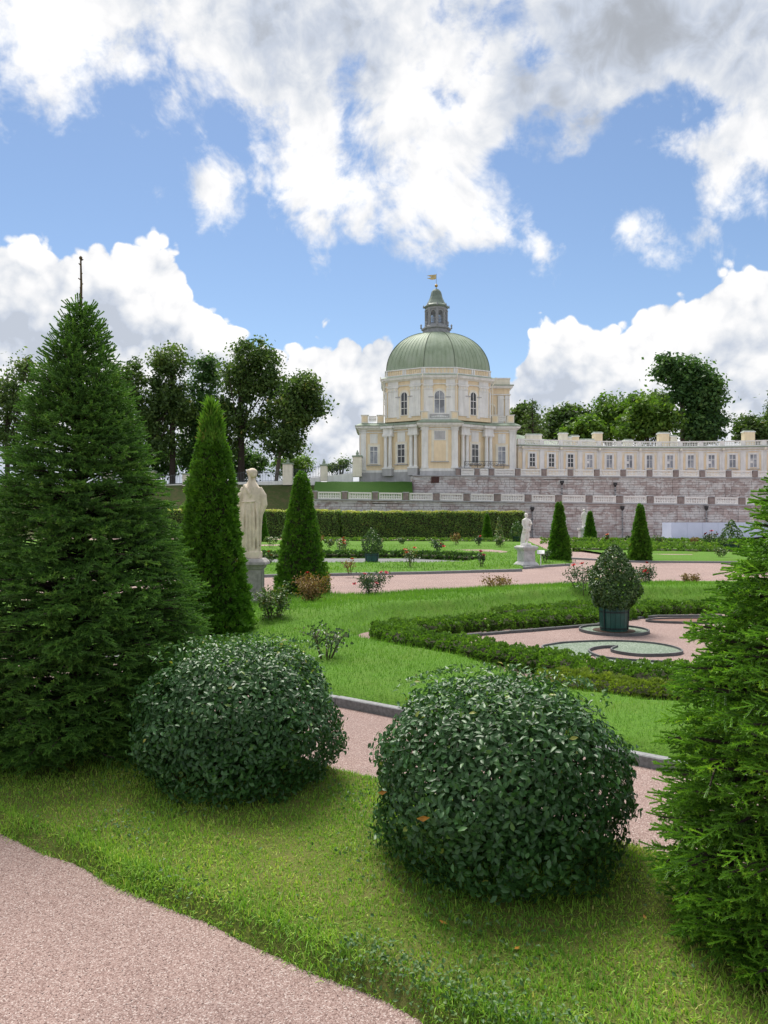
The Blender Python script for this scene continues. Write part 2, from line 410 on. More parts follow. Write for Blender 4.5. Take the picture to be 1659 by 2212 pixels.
leafy('maple', [(0, (0.0265, 0.06469, 0.02484)), (0.5, (0.05741, 0.1336, 0.03726)), (1, (0.1325, 0.2264, 0.0621))], 0.55, 0.25, 0.32)
leafy('linden', [(0, (0.0392, 0.0868, 0.0168)), (0.5, (0.084, 0.168, 0.0252)), (1, (0.196, 0.294, 0.049))], 0.55, 0.25, 0.38)
plain('bark', (0.055, 0.042, 0.034), 0.9, 0.45, 6, 0.7)
plain('bark_pale', (0.16, 0.13, 0.11), 0.9, 0.45, 3, 0.7)
plain('leader', (0.10, 0.075, 0.035), 0.85, 0.4, 20, 0.3)
plain('stem', (0.085, 0.07, 0.04), 0.8, 0.4, 12)
plain('granite', (0.25, 0.255, 0.265), 0.8, 0.35, 30, 0.3)
plain('dark_edging', (0.115, 0.12, 0.125), 0.7, 0.3, 9, 0.2)
for nm, c in (('red_petal', (0.55, 0.02, 0.025)), ('pink_petal', (0.62, 0.13, 0.16)), ('orange_petal', (0.55, 0.11, 0.02)), ('white_petal', (0.62, 0.58, 0.52)), ('crimson_petal', (0.33, 0.02, 0.05))):
    plain(nm, c, 0.55, 0.35, 40)
plain('fallen', (0.42, 0.20, 0.03), 0.6, 0.4, 30)
plain('core_shade', (0.045, 0.05, 0.022), 0.95, 0.5, 25, 0.8)  # dark tone for crown and hedge cores, inner shade put into the colour

# ---------------------------------------------------------------- ground, lawns, paths
def in_poly(poly, Q):
    P_ = np.asarray(poly, float); x, y = Q[:, 0], Q[:, 1]; r = np.zeros(len(Q), bool)
    for i in range(len(P_)):
        x1, y1 = P_[i]; x2, y2 = P_[(i + 1) % len(P_)]
        c = (y1 > y) != (y2 > y)
        if y1 != y2: r ^= c & (x < (x2 - x1) * (y - y1) / (y2 - y1) + x1)
    return r
def line_dist(pts, Q, closed=True):
    P_ = np.asarray(pts, float); best = np.full(len(Q), 1e9); n = len(P_)
    for i in range(n if closed else n - 1):
        a, b = P_[i], P_[(i + 1) % n]; ab = b - a; L2 = max((ab ** 2).sum(), 1e-9)
        t = np.clip(((Q - a) @ ab) / L2, 0, 1)
        best = np.minimum(best, np.hypot(*(Q - a - t[:, None] * ab).T))
    return best
def sdf(outer, holes, Q):
    d = line_dist(outer, Q); d = np.where(in_poly(outer, Q), d, -d)
    for h in holes:
        e = line_dist(h, Q); d = np.minimum(d, np.where(in_poly(h, Q), -e, e))
    return d
def wob(Q, k=1.0):
    x, y = Q[:, 0] * k, Q[:, 1] * k
    return 0.5 * np.sin(1.7 * x + 0.6 * y + 1) + 0.3 * np.sin(-0.9 * x + 2.3 * y + 2) + 0.2 * np.sin(4.1 * x + 3.2 * y)
def smooth01(t): t = np.clip(t, 0, 1); return t * t * (3 - 2 * t)
class Lawn:
    def __init__(s, outer, holes=(), top=0.08, w=0.15, lump=0.012, rag=0.02, hole_top=None, hole_w=None):
        s.o = [tuple(p[:2]) for p in outer]; s.h = [[tuple(p[:2]) for p in q] for q in holes]
        s.top, s.w, s.lump, s.rag = top, w, lump, rag; s.ht, s.hw = hole_top, hole_w
    def sd(s, Q): return sdf(s.o, s.h, Q) + s.rag * wob(Q, 6.0)
    def z(s, Q):
        d = s.sd(Q)
        zz = s.top * smooth01(d / s.w) + s.lump * wob(Q, 1.5) * smooth01(d / 0.3)
        if s.ht:                        # bank round the sunken bed
            e = np.full(len(Q), 1e9)
            for h in s.h: e = np.minimum(e, line_dist(h, Q))
            zz = np.where(d > 0, zz + (s.ht - s.top) * (.12 + .88 * smooth01((Q[:, 1] - 12.2 - .12 * Q[:, 0]) / 1.6)) * smooth01(e / s.hw) * smooth01(d / s.hw) * np.exp(-((e - s.hw) / 2.2).clip(0) ** 2), zz)
        return np.where(d > 0, zz, np.maximum(d * 1.5, -0.06)) + 0.004
    def build(s, name, mat, step, box, label=None):
        x0, x1, y0, y1 = box
        nx, ny = int((x1 - x0) / step) + 2, int((y1 - y0) / step) + 2
        gx, gy = np.meshgrid(x0 + np.arange(nx) * step, y0 + np.arange(ny) * step)
        Q = np.stack([gx.ravel(), gy.ravel()], 1); d = s.sd(Q); z = s.z(Q)
        i = (np.arange(ny - 1)[:, None] * nx + np.arange(nx - 1)).ravel()
        q = np.stack([i, i + 1, i + nx + 1, i + nx], 1)
        q = q[(d[q] > -step * 1.6).any(1)]
        used, inv = np.unique(q, return_inverse=True)
        V = np.column_stack([Q, z])[used]
        me = mesh_np(name, V, quads=inv.reshape(-1, 4), mats=(mat,), smooth=True)
        o = put(bpy.data.objects.new(name, me)); return tag(o, label, kind='structure')
def in_view(Q, m=0.6): return (np.abs(Q[:, 0]) < 0.525 * Q[:, 1] + m) & (Q[:, 1] > 2.2)
def blades(lawn, Q, L, W, mat, name, label, tint, seg=2, lean=0.5, droop=0.25):
    n = len(Q); z = lawn.z(Q); a = RNG.uniform(0, 2 * pi, n); b = RNG.uniform(0, 2 * pi, n)
    ln = np.abs(RNG.normal(0, lean, n)).clip(0, 1.2)
    dx, dy = np.cos(b) * np.sin(ln), np.sin(b) * np.sin(ln); dz = np.cos(ln)
    base = np.column_stack([Q, z - 0.005]); D = np.column_stack([dx, dy, dz]) * L[:, None]
    S = np.column_stack([np.cos(a), np.sin(a), np.zeros(n)]) * W[:, None] / 2
    if seg == 1:
        V = np.stack([base - S, base + S, base + D], 1).reshape(-1, 3); T = np.arange(3 * n).reshape(-1, 3); Qd = None; rep = 3
    else:
        mid = base + D * 0.55; tip = base + D; tip[:, 2] -= L * droop * ln; tip[:, :2] += (D[:, :2]) * 0.35
        V = np.stack([base - S, base + S, mid + S * 0.8, mid - S * 0.8, tip], 1).reshape(-1, 3)
        k = np.arange(n)[:, None] * 5; Qd = k + np.array([[0, 1, 2, 3]]); T = k + np.array([[3, 2, 4]]); rep = 5
    me = mesh_np(name, V, tris=T, quads=Qd, mats=(mat,), tint=np.repeat(tint, rep))
    o = put(bpy.data.objects.new(name, me)); return tag(o, label, 'grass', kind='stuff')

ground_me = mesh_np('ground', [(-400, -60, 0), (400, -60, 0), (400, 600, 0), (-400, 600, 0)], quads=[(0, 1, 2, 3)], mats=('pink_gravel',))
tag(put(bpy.data.objects.new('ground', ground_me)), 'pink gravel of the garden paths', kind='structure')

dv = Vector((0.797, -0.604))
def along(p, s): return (p[0] + dv.x * s, p[1] + dv.y * s)
NEAR0, FAR0, KERB0 = (-0.88, 3.45), (-0.24, 5.50), (-0.485, 7.72)
dn = Vector((0.826, -0.564)); NEAR0 = (-0.405, 3.20)
near_edge = [(NEAR0[0] + dn.x * s, NEAR0[1] + dn.y * s) for s in (-9, -5, -2, 0.3, 1.1, 2, 5, 9)]
lawnA = Lawn(near_edge + [along(FAR0, s) for s in (9, 4, 0, -4, -9)], top=0.085, w=0.09, lump=0.025, rag=0.018)
lawnA.build('lawn', 'lawn_near', 0.05, (-5.2, 4.2, 1.2, 10.5), 'yellowish green lawn strip under the round shrubs and spruces')

bed = [G(*p) for p in [(762, 1374), (860, 1348), (1000, 1337), (1062, 1330), (1080, 1323), (1100, 1319), (1300, 1303), (1560, 1299)]] + [Vector((11, 17.6, 0)), Vector((12, 7.2, 0)), Vector((5.2, 6.75, 0))] + \
      [G(*p) for p in [(1480, 1532), (1400, 1526), (1230, 1504), (1080, 1454), (1000, 1426), (870, 1404), (790, 1386)]]
outB = [along(KERB0, s) for s in (-11.5, -6, 0, 6, 12)] + [(18, 1.0), (18, 25), (11.1, 23.2), (7.4, 22.9), (5.83, 22.2), (2.17, 20.4), (-1.05, 18.7), (-1.8, 19.6), (-3.4, 19.2), (-3.7, 17.4), (-9.8, 17.0)]
outB = [(p[0] + .07, p[1] + .09) for p in outB]
lawnB = Lawn(outB, [bed], top=0.10, w=0.12, lump=0.02, rag=0.02, hole_top=0.34, hole_w=0.55)
lawnB.build('lawn', 'lawn_mid', 0.11, (-10, 13, 1.0, 25.2), 'bright green lawn surrounding the sunken pink gravel bed')
# farther lawns
mosaic = [(-9.2, 37.0), (-4, 39.8), (1.5, 39.6), (4.3, 36.6), (3.4, 35.0), (-1.5, 34.2), (-6.6, 34.4)]
sliver1 = [G(963, 1187), G(1060, 1187), G(1097, 1191), G(1090, 1197), G(1000, 1191)]
sliver2 = [G(440, 1178), G(610, 1176), G(606, 1181), G(440, 1184)]
outC = [G(*p) for p in [(250, 1252), (430, 1249), (560, 1246), (700, 1243), (900, 1239), (1127, 1233), (1131, 1228), (1176, 1224), (1230, 1221), (1238, 1212), (1200, 1196), (1165, 1180), (1140, 1168)]] + [Vector((-40, 80, 0)), Vector((-22, 30, 0))]
lawnC = Lawn(outC, [mosaic, sliver1, sliver2], top=0.10, w=0.35, lump=0.02, rag=0.03)
lawnC.build('lawn', 'lawn_mid', 0.4, (-40, 19, 25, 81), 'green lawn with rose bushes in front of the tall clipped hedge')
outD = [G(*p) for p in [(1233, 1207), (1362, 1214), (1467, 1215), (1800, 1217), (1800, 1172), (1240, 1170)]]
sliver3 = [G(1350, 1196), G(1496, 1197), G(1496, 1203), G(1420, 1202)]
lawnD = Lawn(outD, [sliver3], top=0.14, w=0.35, lump=0.02, rag=0.03)
lawnD.build('lawn', 'lawn_mid', 0.4, (13, 45, 33, 79), 'green lawn with low hedges below the stone retaining wall')

# grass blades
def gen(n, box, lawn, keep):
    Q = np.column_stack([RNG.uniform(box[0], box[1], n), RNG.uniform(box[2], box[3], n)])
    Q = Q[in_view(Q)]; Q = Q[RNG.uniform(0, 1, len(Q)) < keep(Q)]
    return Q[lawn.sd(Q) > 0.0]
Q = gen(420000, (-4, 3.4, 2.3, 8.0), lawnA, lambda Q: np.clip(1.3 - Q[:, 1] * 0.1, 0.3, 1))
t = 0.42 + 0.25 * wob(Q, 1.3) + 0.16 * (Q[:, 0] > 0.4) * smooth01((Q[:, 0] - 0.3) / 1.2) + RNG.normal(0, 0.24, len(Q)) + 0.14 * wob(Q, 9.0)
blades(lawnA, Q, RNG.uniform(0.014, 0.042, len(Q)) * (1 + 0.35 * wob(Q, 2.2)), RNG.uniform(0.0035, 0.0075, len(Q)), 'grass_near', 'grass', 'short mown grass of the strip under the round shrubs', t.clip(0, 1), lean=0.75)
# longer overhanging fringe on the turf edge towards the gravel
s_ = RNG.uniform(-4, 5, 42000); off = RNG.normal(0.04, 0.06, 42000)
Q = np.column_stack([NEAR0[0] + dn.x * s_ + 0.564 * off, NEAR0[1] + dn.y * s_ + 0.826 * off]); Q = Q[in_view(Q)]; Q = Q[lawnA.sd(Q) > -0.03]
keep = RNG.uniform(0, 1, len(Q)) < (0.5 + 0.5 * wob(Q, 3.1)); Q = Q[keep]
blades(lawnA, Q, RNG.uniform(0.025, 0.07, len(Q)) * (.7 + .5 * wob(Q, 5).clip(-.8, 1)), RNG.uniform(0.003, 0.006, len(Q)), 'grass_near', 'grass', 'long ragged grass overhanging the gravel along the turf edge', (0.32 + 0.25 * wob(Q, 4) + RNG.normal(0, 0.2, len(Q))).clip(0, 1), lean=0.9, droop=0.5)
Q = gen(420000, (-6, 9, 4.2, 24), lawnB, lambda Q: np.clip((8.5 / Q[:, 1]) ** 1.6, 0.06, 1))
t = 0.5 + 0.2 * wob(Q, 0.8) + RNG.normal(0, 0.15, len(Q))
sc = np.clip(Q[:, 1] / 9.0, 0.85, 1.9)
blades(lawnB, Q, RNG.uniform(0.025, 0.062, len(Q)) * sc, RNG.uniform(0.005, 0.009, len(Q)) * sc, 'grass_mid', 'grass', 'bright green grass around the sunken gravel bed', t.clip(0, 1), seg=1, lean=0.5)
Q = gen(150000, (-14, 19, 25, 62), lawnC, lambda Q: np.clip((30 / Q[:, 1]) ** 2, 0.05, 1) * 0.6)
blades(lawnC, Q, RNG.uniform(0.06, 0.13, len(Q)), RNG.uniform(0.02, 0.04, len(Q)), 'grass_mid', 'grass', 'green grass on the lawn before the tall clipped hedge', (0.5 + 0.25 * wob(Q, .5) + RNG.normal(0, 0.15, len(Q))).clip(0, 1), seg=1, lean=0.7)

# low weeds on the near lawn edge: small broad leaves
def leaf_cloud(name, label, C, Nrm, L, W, mat, tint, fold=0.25, curl=0.2, parent=None, cat=None, kind=None, rand=0.6):
    """many single leaves: centres C, facing Nrm; each leaf six triangles folded on its midrib"""
    n = len(C); Nn = Nrm + RNG.normal(0, rand, (n, 3)); Nn /= np.linalg.norm(Nn, axis=1)[:, None]
    r = RNG.normal(0, 1, (n, 3)); A_ = r - (r * Nn).sum(1)[:, None] * Nn; A_ /= np.linalg.norm(A_, axis=1)[:, None]
    B_ = np.cross(Nn, A_); L = L[:, None]; W = W[:, None]
    def at(u, v, h): return C + A_ * L * u + B_ * W * v + Nn * W * h
    V = np.stack([at(-.5, 0, 0), at(-.12, -.46, fold), at(-.05, 0, 0.02), at(-.12, .46, fold), at(.22, -.36, fold * .6), at(.24, 0, -curl * .4), at(.22, .36, fold * .6), at(.55, 0, -curl)], 1).reshape(-1, 3)
    k = np.arange(n)[:, None] * 8
    T = np.concatenate([k + np.array([f]) for f in ((0, 1, 2), (0, 2, 3), (4, 7, 5), (5, 7, 6))]); Qd = np.concatenate([k + np.array([f]) for f in ((1, 4, 5, 2), (2, 5, 6, 3))])
    me = mesh_np(name, V, tris=T, quads=Qd, mats=(mat,), tint=np.repeat(tint, 8))
    o = put(bpy.data.objects.new(name, me), parent); return tag(o, label, cat, kind=kind)
Q = gen(16000, (-3.5, 3, 2.3, 6.5), lawnA, lambda Q: np.clip(wob(Q, 2.7) * 1.4 - 0.1, 0.05, 1))
s_ = RNG.uniform(0.2, 2.6, 1500); off = RNG.normal(0.08, 0.08, 1500)
Q = np.vstack([Q, np.column_stack([NEAR0[0] + dn.x * s_ + 0.564 * off, NEAR0[1] + dn.y * s_ + 0.826 * off])]); Q = Q[lawnA.sd(Q) > 0]
C = np.column_stack([Q, lawnA.z(Q) + RNG.uniform(0.012, 0.045, len(Q))])
leaf_cloud('clover', 'small clover and weed leaves among the near grass', C, np.tile([0., -.2, 1.], (len(C), 1)), RNG.uniform(0.012, 0.028, len(C)), RNG.uniform(0.010, 0.018, len(C)), 'weed_leaf', RNG.uniform(0, 1, len(C)), cat='weeds', kind='stuff')
# loose pebbles on the near path
s_ = RNG.uniform(-4, 2.2, 9000); off = -RNG.uniform(0.0, 2.6, 9000)
Q = np.column_stack([NEAR0[0] + dn.x * s_ + 0.564 * off, NEAR0[1] + dn.y * s_ + 0.826 * off]); Q = Q[in_view(Q, .1) & (Q[:, 1] > 2.4)]
n = len(Q); r = RNG.uniform(0.0018, 0.0040, n); c = np.column_stack([Q, r * 0.4])
oc = np.array([[1, 0, 0], [-1, 0, 0], [0, 1, 0], [0, -1, 0], [0, 0, .75], [0, 0, -.7]])
V = c[:, None, :] + oc[None] * r[:, None, None] * RNG.uniform(0.6, 1.3, (n, 6, 1))
T = (np.arange(n)[:, None, None] * 6 + np.array([[0, 2, 4], [2, 1, 4], [1, 3, 4], [3, 0, 4], [2, 0, 5], [1, 2, 5], [3, 1, 5], [0, 3, 5]])[None]).reshape(-1, 3)
leafy('pebble', [(p, c) for p, c in PINK], 0.85, 0.2, 0.0)
tag(put(bpy.data.objects.new('gravel_pebbles', mesh_np('gravel_pebbles', V, tris=T, mats=('pebble',), tint=np.repeat(RNG.uniform(.3, .95, n), 6)))), 'loose pink pebbles on the gravel path beside the turf edge', 'gravel', kind='stuff')

# kerbs: a structure with one stone after another
def kerb(label, pts, w, h, mat='granite', stone=1.0, z0=-0.05):
    root = bpy.data.objects.new('kerb', None); put(root); root.empty_display_size = .1; tag(root, label, kind='structure')
    pts = [Vector((p[0], p[1])) for p in pts]
    for a, b in zip(pts[:-1], pts[1:]):
        L = (b - a).length; n = max(1, round(L / stone)); t = (b - a) / L; nn = Vector((-t.y, t.x)) * w / 2
        for i in range(n):
            p, q = a + t * (L * i / n + 0.004), a + t * (L * (i + 1) / n - 0.004)
            j = random.uniform(-.006, .006)
            MB().hexa([(p - nn).to_tuple() + (z0,), (q - nn).to_tuple() + (z0,), (q + nn).to_tuple() + (z0,), (p + nn).to_tuple() + (z0,),
                       (p - nn).to_tuple() + (h + j,), (q - nn).to_tuple() + (h + j,), (q + nn).to_tuple() + (h + j,), (p + nn).to_tuple() + (h + j,)]).build('kerb_stone', mat, root, bevel=min(0.008, w * .2))
kerb('grey granite kerb between gravel path and bright lawn', [along(KERB0, s) for s in (-7, 0, 8)], 0.09, 0.095, stone=1.0)
kerb('grey kerb on the lawn edge beyond the wide gravel walk', [G(250, 1253.5), G(430, 1250.5), G(560, 1247.5), G(700, 1244.5), G(900, 1240.5), G(1127, 1234.5)], 0.12, 0.10, stone=2.5)
kerb('grey kerb curving past the white statue pedestal', [G(1131, 1229.5), G(1176, 1225.2), G(1230, 1222.2)], 0.12, 0.10, stone=2)
kerb('grey kerb in front of the paired cone trees', [G(1233, 1208), G(1362, 1215), G(1467, 1216), G(1800, 1218)], 0.12, 0.10, stone=3)
kerb('dark edging strip along the inside of the low hedge', [G(985, 1378), G(1040, 1373), G(1100, 1368), G(1150, 1364.5), G(1200, 1360), G(1290, 1352), G(1340, 1341), G(1420, 1333), G(1560, 1332)], 0.05, 0.05, 'dark_edging', 2.0)

# ornaments of green gravel in the bed
def disc(c, r, n=40, ry=None, ph=0): return [(c[0] + r * cos(2 * pi * i / n + ph), c[1] + (ry or r) * sin(2 * pi * i / n + ph)) for i in range(n)]
def ring_mesh(pts, w, z0, z1, name, mat, parent):
    n = len(pts); cx = sum(p[0] for p in pts) / n; cy = sum(p[1] for p in pts) / n; mb = MB(); R = []
    for i in range(n):
        a, b = Vector(pts[i - 1]), Vector(pts[(i + 1) % n]); t = (b - a).normalized(); nn = Vector((t.y, -t.x)) * w
        p = Vector(pts[i]); R.append([(p.x, p.y, z0), (p.x, p.y, z1), (p.x + nn.x, p.y + nn.y, z1), (p.x + nn.x, p.y + nn.y, z0)])
    V = [q for r in R for q in r]; Fc = []
    for i in range(n):
        j = (i + 1) % n
        for k in range(4): Fc.append((i * 4 + k, j * 4 + k, j * 4 + (k + 1) % 4, i * 4 + (k + 1) % 4))
    mb.add(V, Fc); return mb.build(name, mat, parent)
PLX, PLY = G(1326, 1364).x, G(1326, 1364).y
orn = thing('gravel_ring', 'round green gravel ring edged in dark metal under the tall planter', 'gravel ornament', (PLX, PLY, 0))
MB().prism(disc((0, 0), 0.57), -0.02, 0.018).build('green_gravel', 'green_gravel', orn)
MB().prism(disc((0, 0), 0.36), -0.02, 0.024).build('soil', 'soil', orn)
ring_mesh(disc((0, 0), 0.57), 0.025, -0.02, 0.05, 'edging', 'dark_edging', orn)
def ngon(pts, z, name, mat, parent):
    bm = bmesh.new(); f = bm.faces.new([bm.verts.new((p[0], p[1], z)) for p in pts]); bmesh.ops.triangulate(bm, faces=[f])
    bmesh.ops.recalc_face_normals(bm, faces=bm.faces)
    if bm.faces[:][0].normal.z < 0: bmesh.ops.reverse_faces(bm, faces=bm.faces[:])
    me = bpy.data.meshes.new(name); bm.to_mesh(me); bm.free(); me.materials.append(MAT[mat]); return put(bpy.data.objects.new(name, me), parent)
sp = G(1325, 1411)
def rel(pts): return [(G(*p).x - sp.x, G(*p).y - sp.y) for p in pts]
def fine_line(pts, closed=False, k=4):
    """rounded run through the points"""
    n = len(pts); out = []
    for i in range(n if closed else n - 1):
        p0, p1, p2, p3 = (Vector(pts[j % n] if closed else pts[min(max(j, 0), n - 1)]) for j in (i - 1, i, i + 1, i + 2))
        for q in range(k):
            t = q / k; out.append(tuple(.5 * ((2 * p1) + (p2 - p0) * t + (2 * p0 - 5 * p1 + 4 * p2 - p3) * t * t + (3 * p1 - p0 - 3 * p2 + p3) * t ** 3)))
    return out if closed else out + [tuple(pts[-1])]
def edging(pts, parent, w=.022, h=.045):
    m = MB(); R = []
    for i, p in enumerate(pts):
        a, b = Vector(pts[max(i - 1, 0)]), Vector(pts[min(i + 1, len(pts) - 1)]); t = (b - a).normalized(); nn = Vector((-t.y, t.x)) * w / 2; p = Vector(p)
        R.append([(p.x - nn.x, p.y - nn.y, -.02), (p.x - nn.x, p.y - nn.y, h), (p.x + nn.x, p.y + nn.y, h), (p.x + nn.x, p.y + nn.y, -.02)])
    return m.loft(R).build('edging', 'dark_edging', parent)
orn = thing('gravel_scroll', 'comma shaped scroll of green gravel edged in dark metal', 'gravel ornament', (sp.x, sp.y, 0))
topl = fine_line(rel([(1196, 1417), (1171, 1402), (1190, 1396), (1230, 1391), (1322, 1388), (1400, 1392), (1450, 1400), (1474, 1410), (1462, 1416), (1420, 1418.5), (1377, 1418), (1338, 1413), (1320, 1407), (1334, 1400)]))
hook = fine_line(rel([(1334, 1400), (1305, 1400.5), (1282, 1404), (1272, 1410), (1284, 1418), (1310, 1425), (1377, 1431), (1480, 1436)]))
k_ = len(hook) * 4 // 7
ngon(topl[:-1] + hook[:k_] + rel([(1255, 1428)]), 0.018, 'green_gravel', 'green_gravel', orn)
edging(topl, orn); edging(hook, orn)
ngon(hook[k_:] + rel([(1520, 1439), (1520, 1460), (1380, 1452), (1300, 1436)]), 0.016, 'green_gravel', 'green_gravel', orn)
s3 = G(1520, 1343); orn = thing('gravel_scroll', 'brick red gravel crescent in the bed beside the planter', 'gravel ornament', (s3.x, s3.y, 0))
plain('red_gravel', (0.22, 0.12, 0.09), 0.9, 0.35, 60, 0.5)
cr3 = [(1.1 * cos(a), 0.32 * sin(a)) for a in np.linspace(0, 2 * pi, 30, endpoint=False)]
ngon(cr3, 0.018, 'red_gravel', 'red_gravel', orn); ring_mesh(cr3, 0.022, -0.02, 0.045, 'edging', 'dark_edging', orn)
# black and white mosaic floor of the far bed
m_, t_, b_ = newmat('mosaic_floor')
wv = t_.nodes.new('ShaderNodeTexWave'); wv.wave_type = 'RINGS'; wv.inputs['Scale'].default_value = 0.22; wv.inputs['Distortion'].default_value = 7.0; wv.inputs['Detail'].default_value = 2.0
t_.links.new(t_.nodes.new('ShaderNodeNewGeometry').outputs['Position'], wv.inputs['Vector'])
t_.links.new(ramp(t_, wv.outputs['Fac'], [(0.42, (0.075, 0.08, 0.09)), (0.47, (0.42, 0.41, 0.39)), (0.62, (0.42, 0.41, 0.39)), (0.66, (0.09, 0.095, 0.10))]), b_.inputs['Base Color']); b_.inputs['Roughness'].default_value = 0.85
o = ngon(mosaic, 0.006, 'mosaic_floor', 'mosaic_floor', None); tag(o, 'dark and white gravel scrollwork floor of the far flower bed', kind='structure')

# ---------------------------------------------------------------- plants
def unit(a): return a / np.maximum(np.linalg.norm(a, axis=1), 1e-9)[:, None]
def perp(d):
    r = np.where(np.abs(d[:, 2:3]) < 0.9, np.array([[0, 0, 1.]]), np.array([[1., 0, 0]]))
    u = unit(np.cross(d, r)); return u, np.cross(d, u)
def shoots_mesh(name, pos, dr, ln, rad, tint, K, nw, mat, parent):
    """needle-clad shoots: every needle is a face of its own"""
    n = len(pos); dr = unit(dr); u, w = perp(dr); V = []; tn = []
    roll = RNG.uniform(0, 2 * pi, n)
    for k in range(K):
        t = 0.04 + 0.96 * k / K; ph = roll + 2.399 * k
        rd = u * np.cos(ph)[:, None] + w * np.sin(ph)[:, None]
        sh = 1.0 if t < 0.85 else 0.8
        root = pos + dr * (ln * t)[:, None]
        tip = root + (dr * 0.8 + rd) * (rad * sh * RNG.uniform(0.8, 1.15, n))[:, None]
        sd_ = np.cross(dr, rd) * (nw * 0.5)
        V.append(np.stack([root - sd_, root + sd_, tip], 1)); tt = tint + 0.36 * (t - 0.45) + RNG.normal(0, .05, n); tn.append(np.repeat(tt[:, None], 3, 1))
    V = np.stack(V, 1).reshape(-1, 3); tn = np.stack(tn, 1).reshape(-1); T = np.arange(len(V)).reshape(-1, 3)
    a, b = pos, pos + dr * ln[:, None] * 1.02; cw = (rad * 0.28)[:, None]
    core = np.stack([a - u * cw * .5, a + u * cw * .5, b + u * cw, b - u * cw, a - w * cw * .5, a + w * cw * .5, b + w * cw, b - w * cw], 1).reshape(-1, 3)
    k = len(V) + np.arange(n)[:, None] * 8; Qd = np.concatenate([k + np.array([[0, 1, 2, 3]]), k + np.array([[4, 5, 6, 7]])])
    V = np.vstack([V, core]); tn = np.concatenate([tn, np.repeat(tint - 0.12, 8)])
    me = mesh_np(name, V, tris=T, quads=Qd, mats=(mat,), tint=tn.clip(0, 1))
    return put(bpy.data.objects.new(name, me), parent)
def spruce(label, base, prof, H, mat, seed, K, nw, slen, srad, fans, leader=0.0, fan_len=(.18, .34)):
    rs = np.random.default_rng(seed); zs = np.array([p[0] for p in prof][::-1]); rr = np.array([p[1] for p in prof][::-1])
    root = thing('spruce_tree', label, 'tree', base)
    MB().tube([(0, 0, -0.05), (0.01, 0, H * .4), (0, 0.01, H * .8), (0, 0, H)], [0.06, 0.045, 0.02, 0.010], 7).build('trunk', 'bark', root)
    pos, dr, ln, tint = [], [], [], []; br = MB(); up = np.array([0, 0, 1.])
    zg = np.linspace(zs[0], zs[-1], 400); cdf = np.cumsum(np.interp(zg, zs, rr) + .01); cdf /= cdf[-1]
    for k in range(fans):
        z = float(np.interp(rs.uniform(), cdf, zg)); R = float(np.interp(z, zs, rr)); tz = z / H; a = rs.uniform(0, 2 * pi)
        ca = atan2(-base[1], -base[0]); 
        if cos(a - ca) < -.25 and rs.uniform() < .6: a = ca + rs.uniform(-1.8, 1.8)       # fewer twigs on the far side
        tier = .5 + .5 * sin(z * 2 * pi / (.20 + .16 * (1 - tz)) + 2.0 * sin(a * 2 + seed) + 1.3 * sin(3 * a))     # uneven whorls of branches
        f = min(1.06, rs.uniform(.66, .96) + .11 * tier * rs.uniform(.3, 1)) if k % 7 else rs.uniform(.3, .62); Lf = min(rs.uniform(*fan_len), max(.07, R * .8))
        e = 1.15 * max(0, tz - .62) * 2.2 - .20 * (1 - tz) + .10 + rs.normal(0, .13)
        hd = np.array([cos(a), sin(a), 0.]); ax = hd * cos(e) + up * sin(e); sd_ = np.array([-sin(a), cos(a), 0.]); yaw = rs.normal(0, .35); ax = ax * cos(yaw) + sd_ * sin(yaw); sd_ = np.cross(up, ax); sd_ /= np.linalg.norm(sd_)
        roll = rs.normal(0, .35); nn = np.cross(ax, sd_); sd_ = sd_ * cos(roll) + nn * sin(roll)
        tip = hd * R * f + up * z; st = tip - ax * Lf; bt = rs.normal(.40, .11)
        if k % 4 == 0 and R > .15: br.tube([up * (st[2] - .12 * R), st, tip], [0.012, 0.008, 0.004], 3, cap=False)
        s = 0.0
        while s < Lf:
            l = slen * (1.25 - .5 * s / Lf)
            for sg in (-1, 1):
                d2 = ax * .72 + sd_ * sg * rs.uniform(.5, .95) + rs.normal(0, .14, 3); pos.append(st + ax * s); dr.append(d2); ln.append(l * rs.uniform(.8, 1.2)); tint.append(bt + rs.normal(0, .10))
            s += slen * .62 * rs.uniform(.85, 1.15)
        pos.append(st + ax * Lf * .75); dr.append(ax + rs.normal(0, .08, 3)); ln.append(slen * 1.3); tint.append(bt + .06)
    br.build('branches', 'bark', root)
    pos = np.array(pos); n = len(pos)
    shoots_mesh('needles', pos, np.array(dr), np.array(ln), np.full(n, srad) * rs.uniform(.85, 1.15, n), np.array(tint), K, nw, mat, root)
    if leader:
        z0 = H - 0.05; z1 = H + leader; m = MB(); m.tube([(0, 0, z0), (0.004, 0, (z0 + z1) / 2), (0, 0, z1)], [0.013, 0.010, 0.007], 6)
        for k in range(9):
            zz = z0 + (z1 - z0) * (0.2 + 0.78 * k / 8); a = 2.4 * k
            m.tube([(0, 0, zz), (0.02 * cos(a), .02 * sin(a), zz + .012)], [0.006, 0.004], 5)
        m.lathe([(0.004, z1 - .005), (0.013, z1 + .005), (0.014, z1 + .018), (0.004, z1 + .03)], 7)
        m.build('leader_shoot', 'leader', root)
    print('spruce shoots', n)
    return root
spruce('large dark spruce with a bare leader spike beside the round shrub', (-2.52, 6.15, 0.05),
       [(3.66, .05), (3.51, .15), (3.29, .27), (2.95, .40), (2.58, .51), (2.2, .64), (1.82, .76), (1.45, .90), (1.26, 1.0), (.89, 1.06), (.5, 1.08), (.1, 1.02)], 3.68, 'spruce_dark', 5, 10, 0.0078, 0.092, 0.021, 3500, leader=0.36, fan_len=(.10, .23))
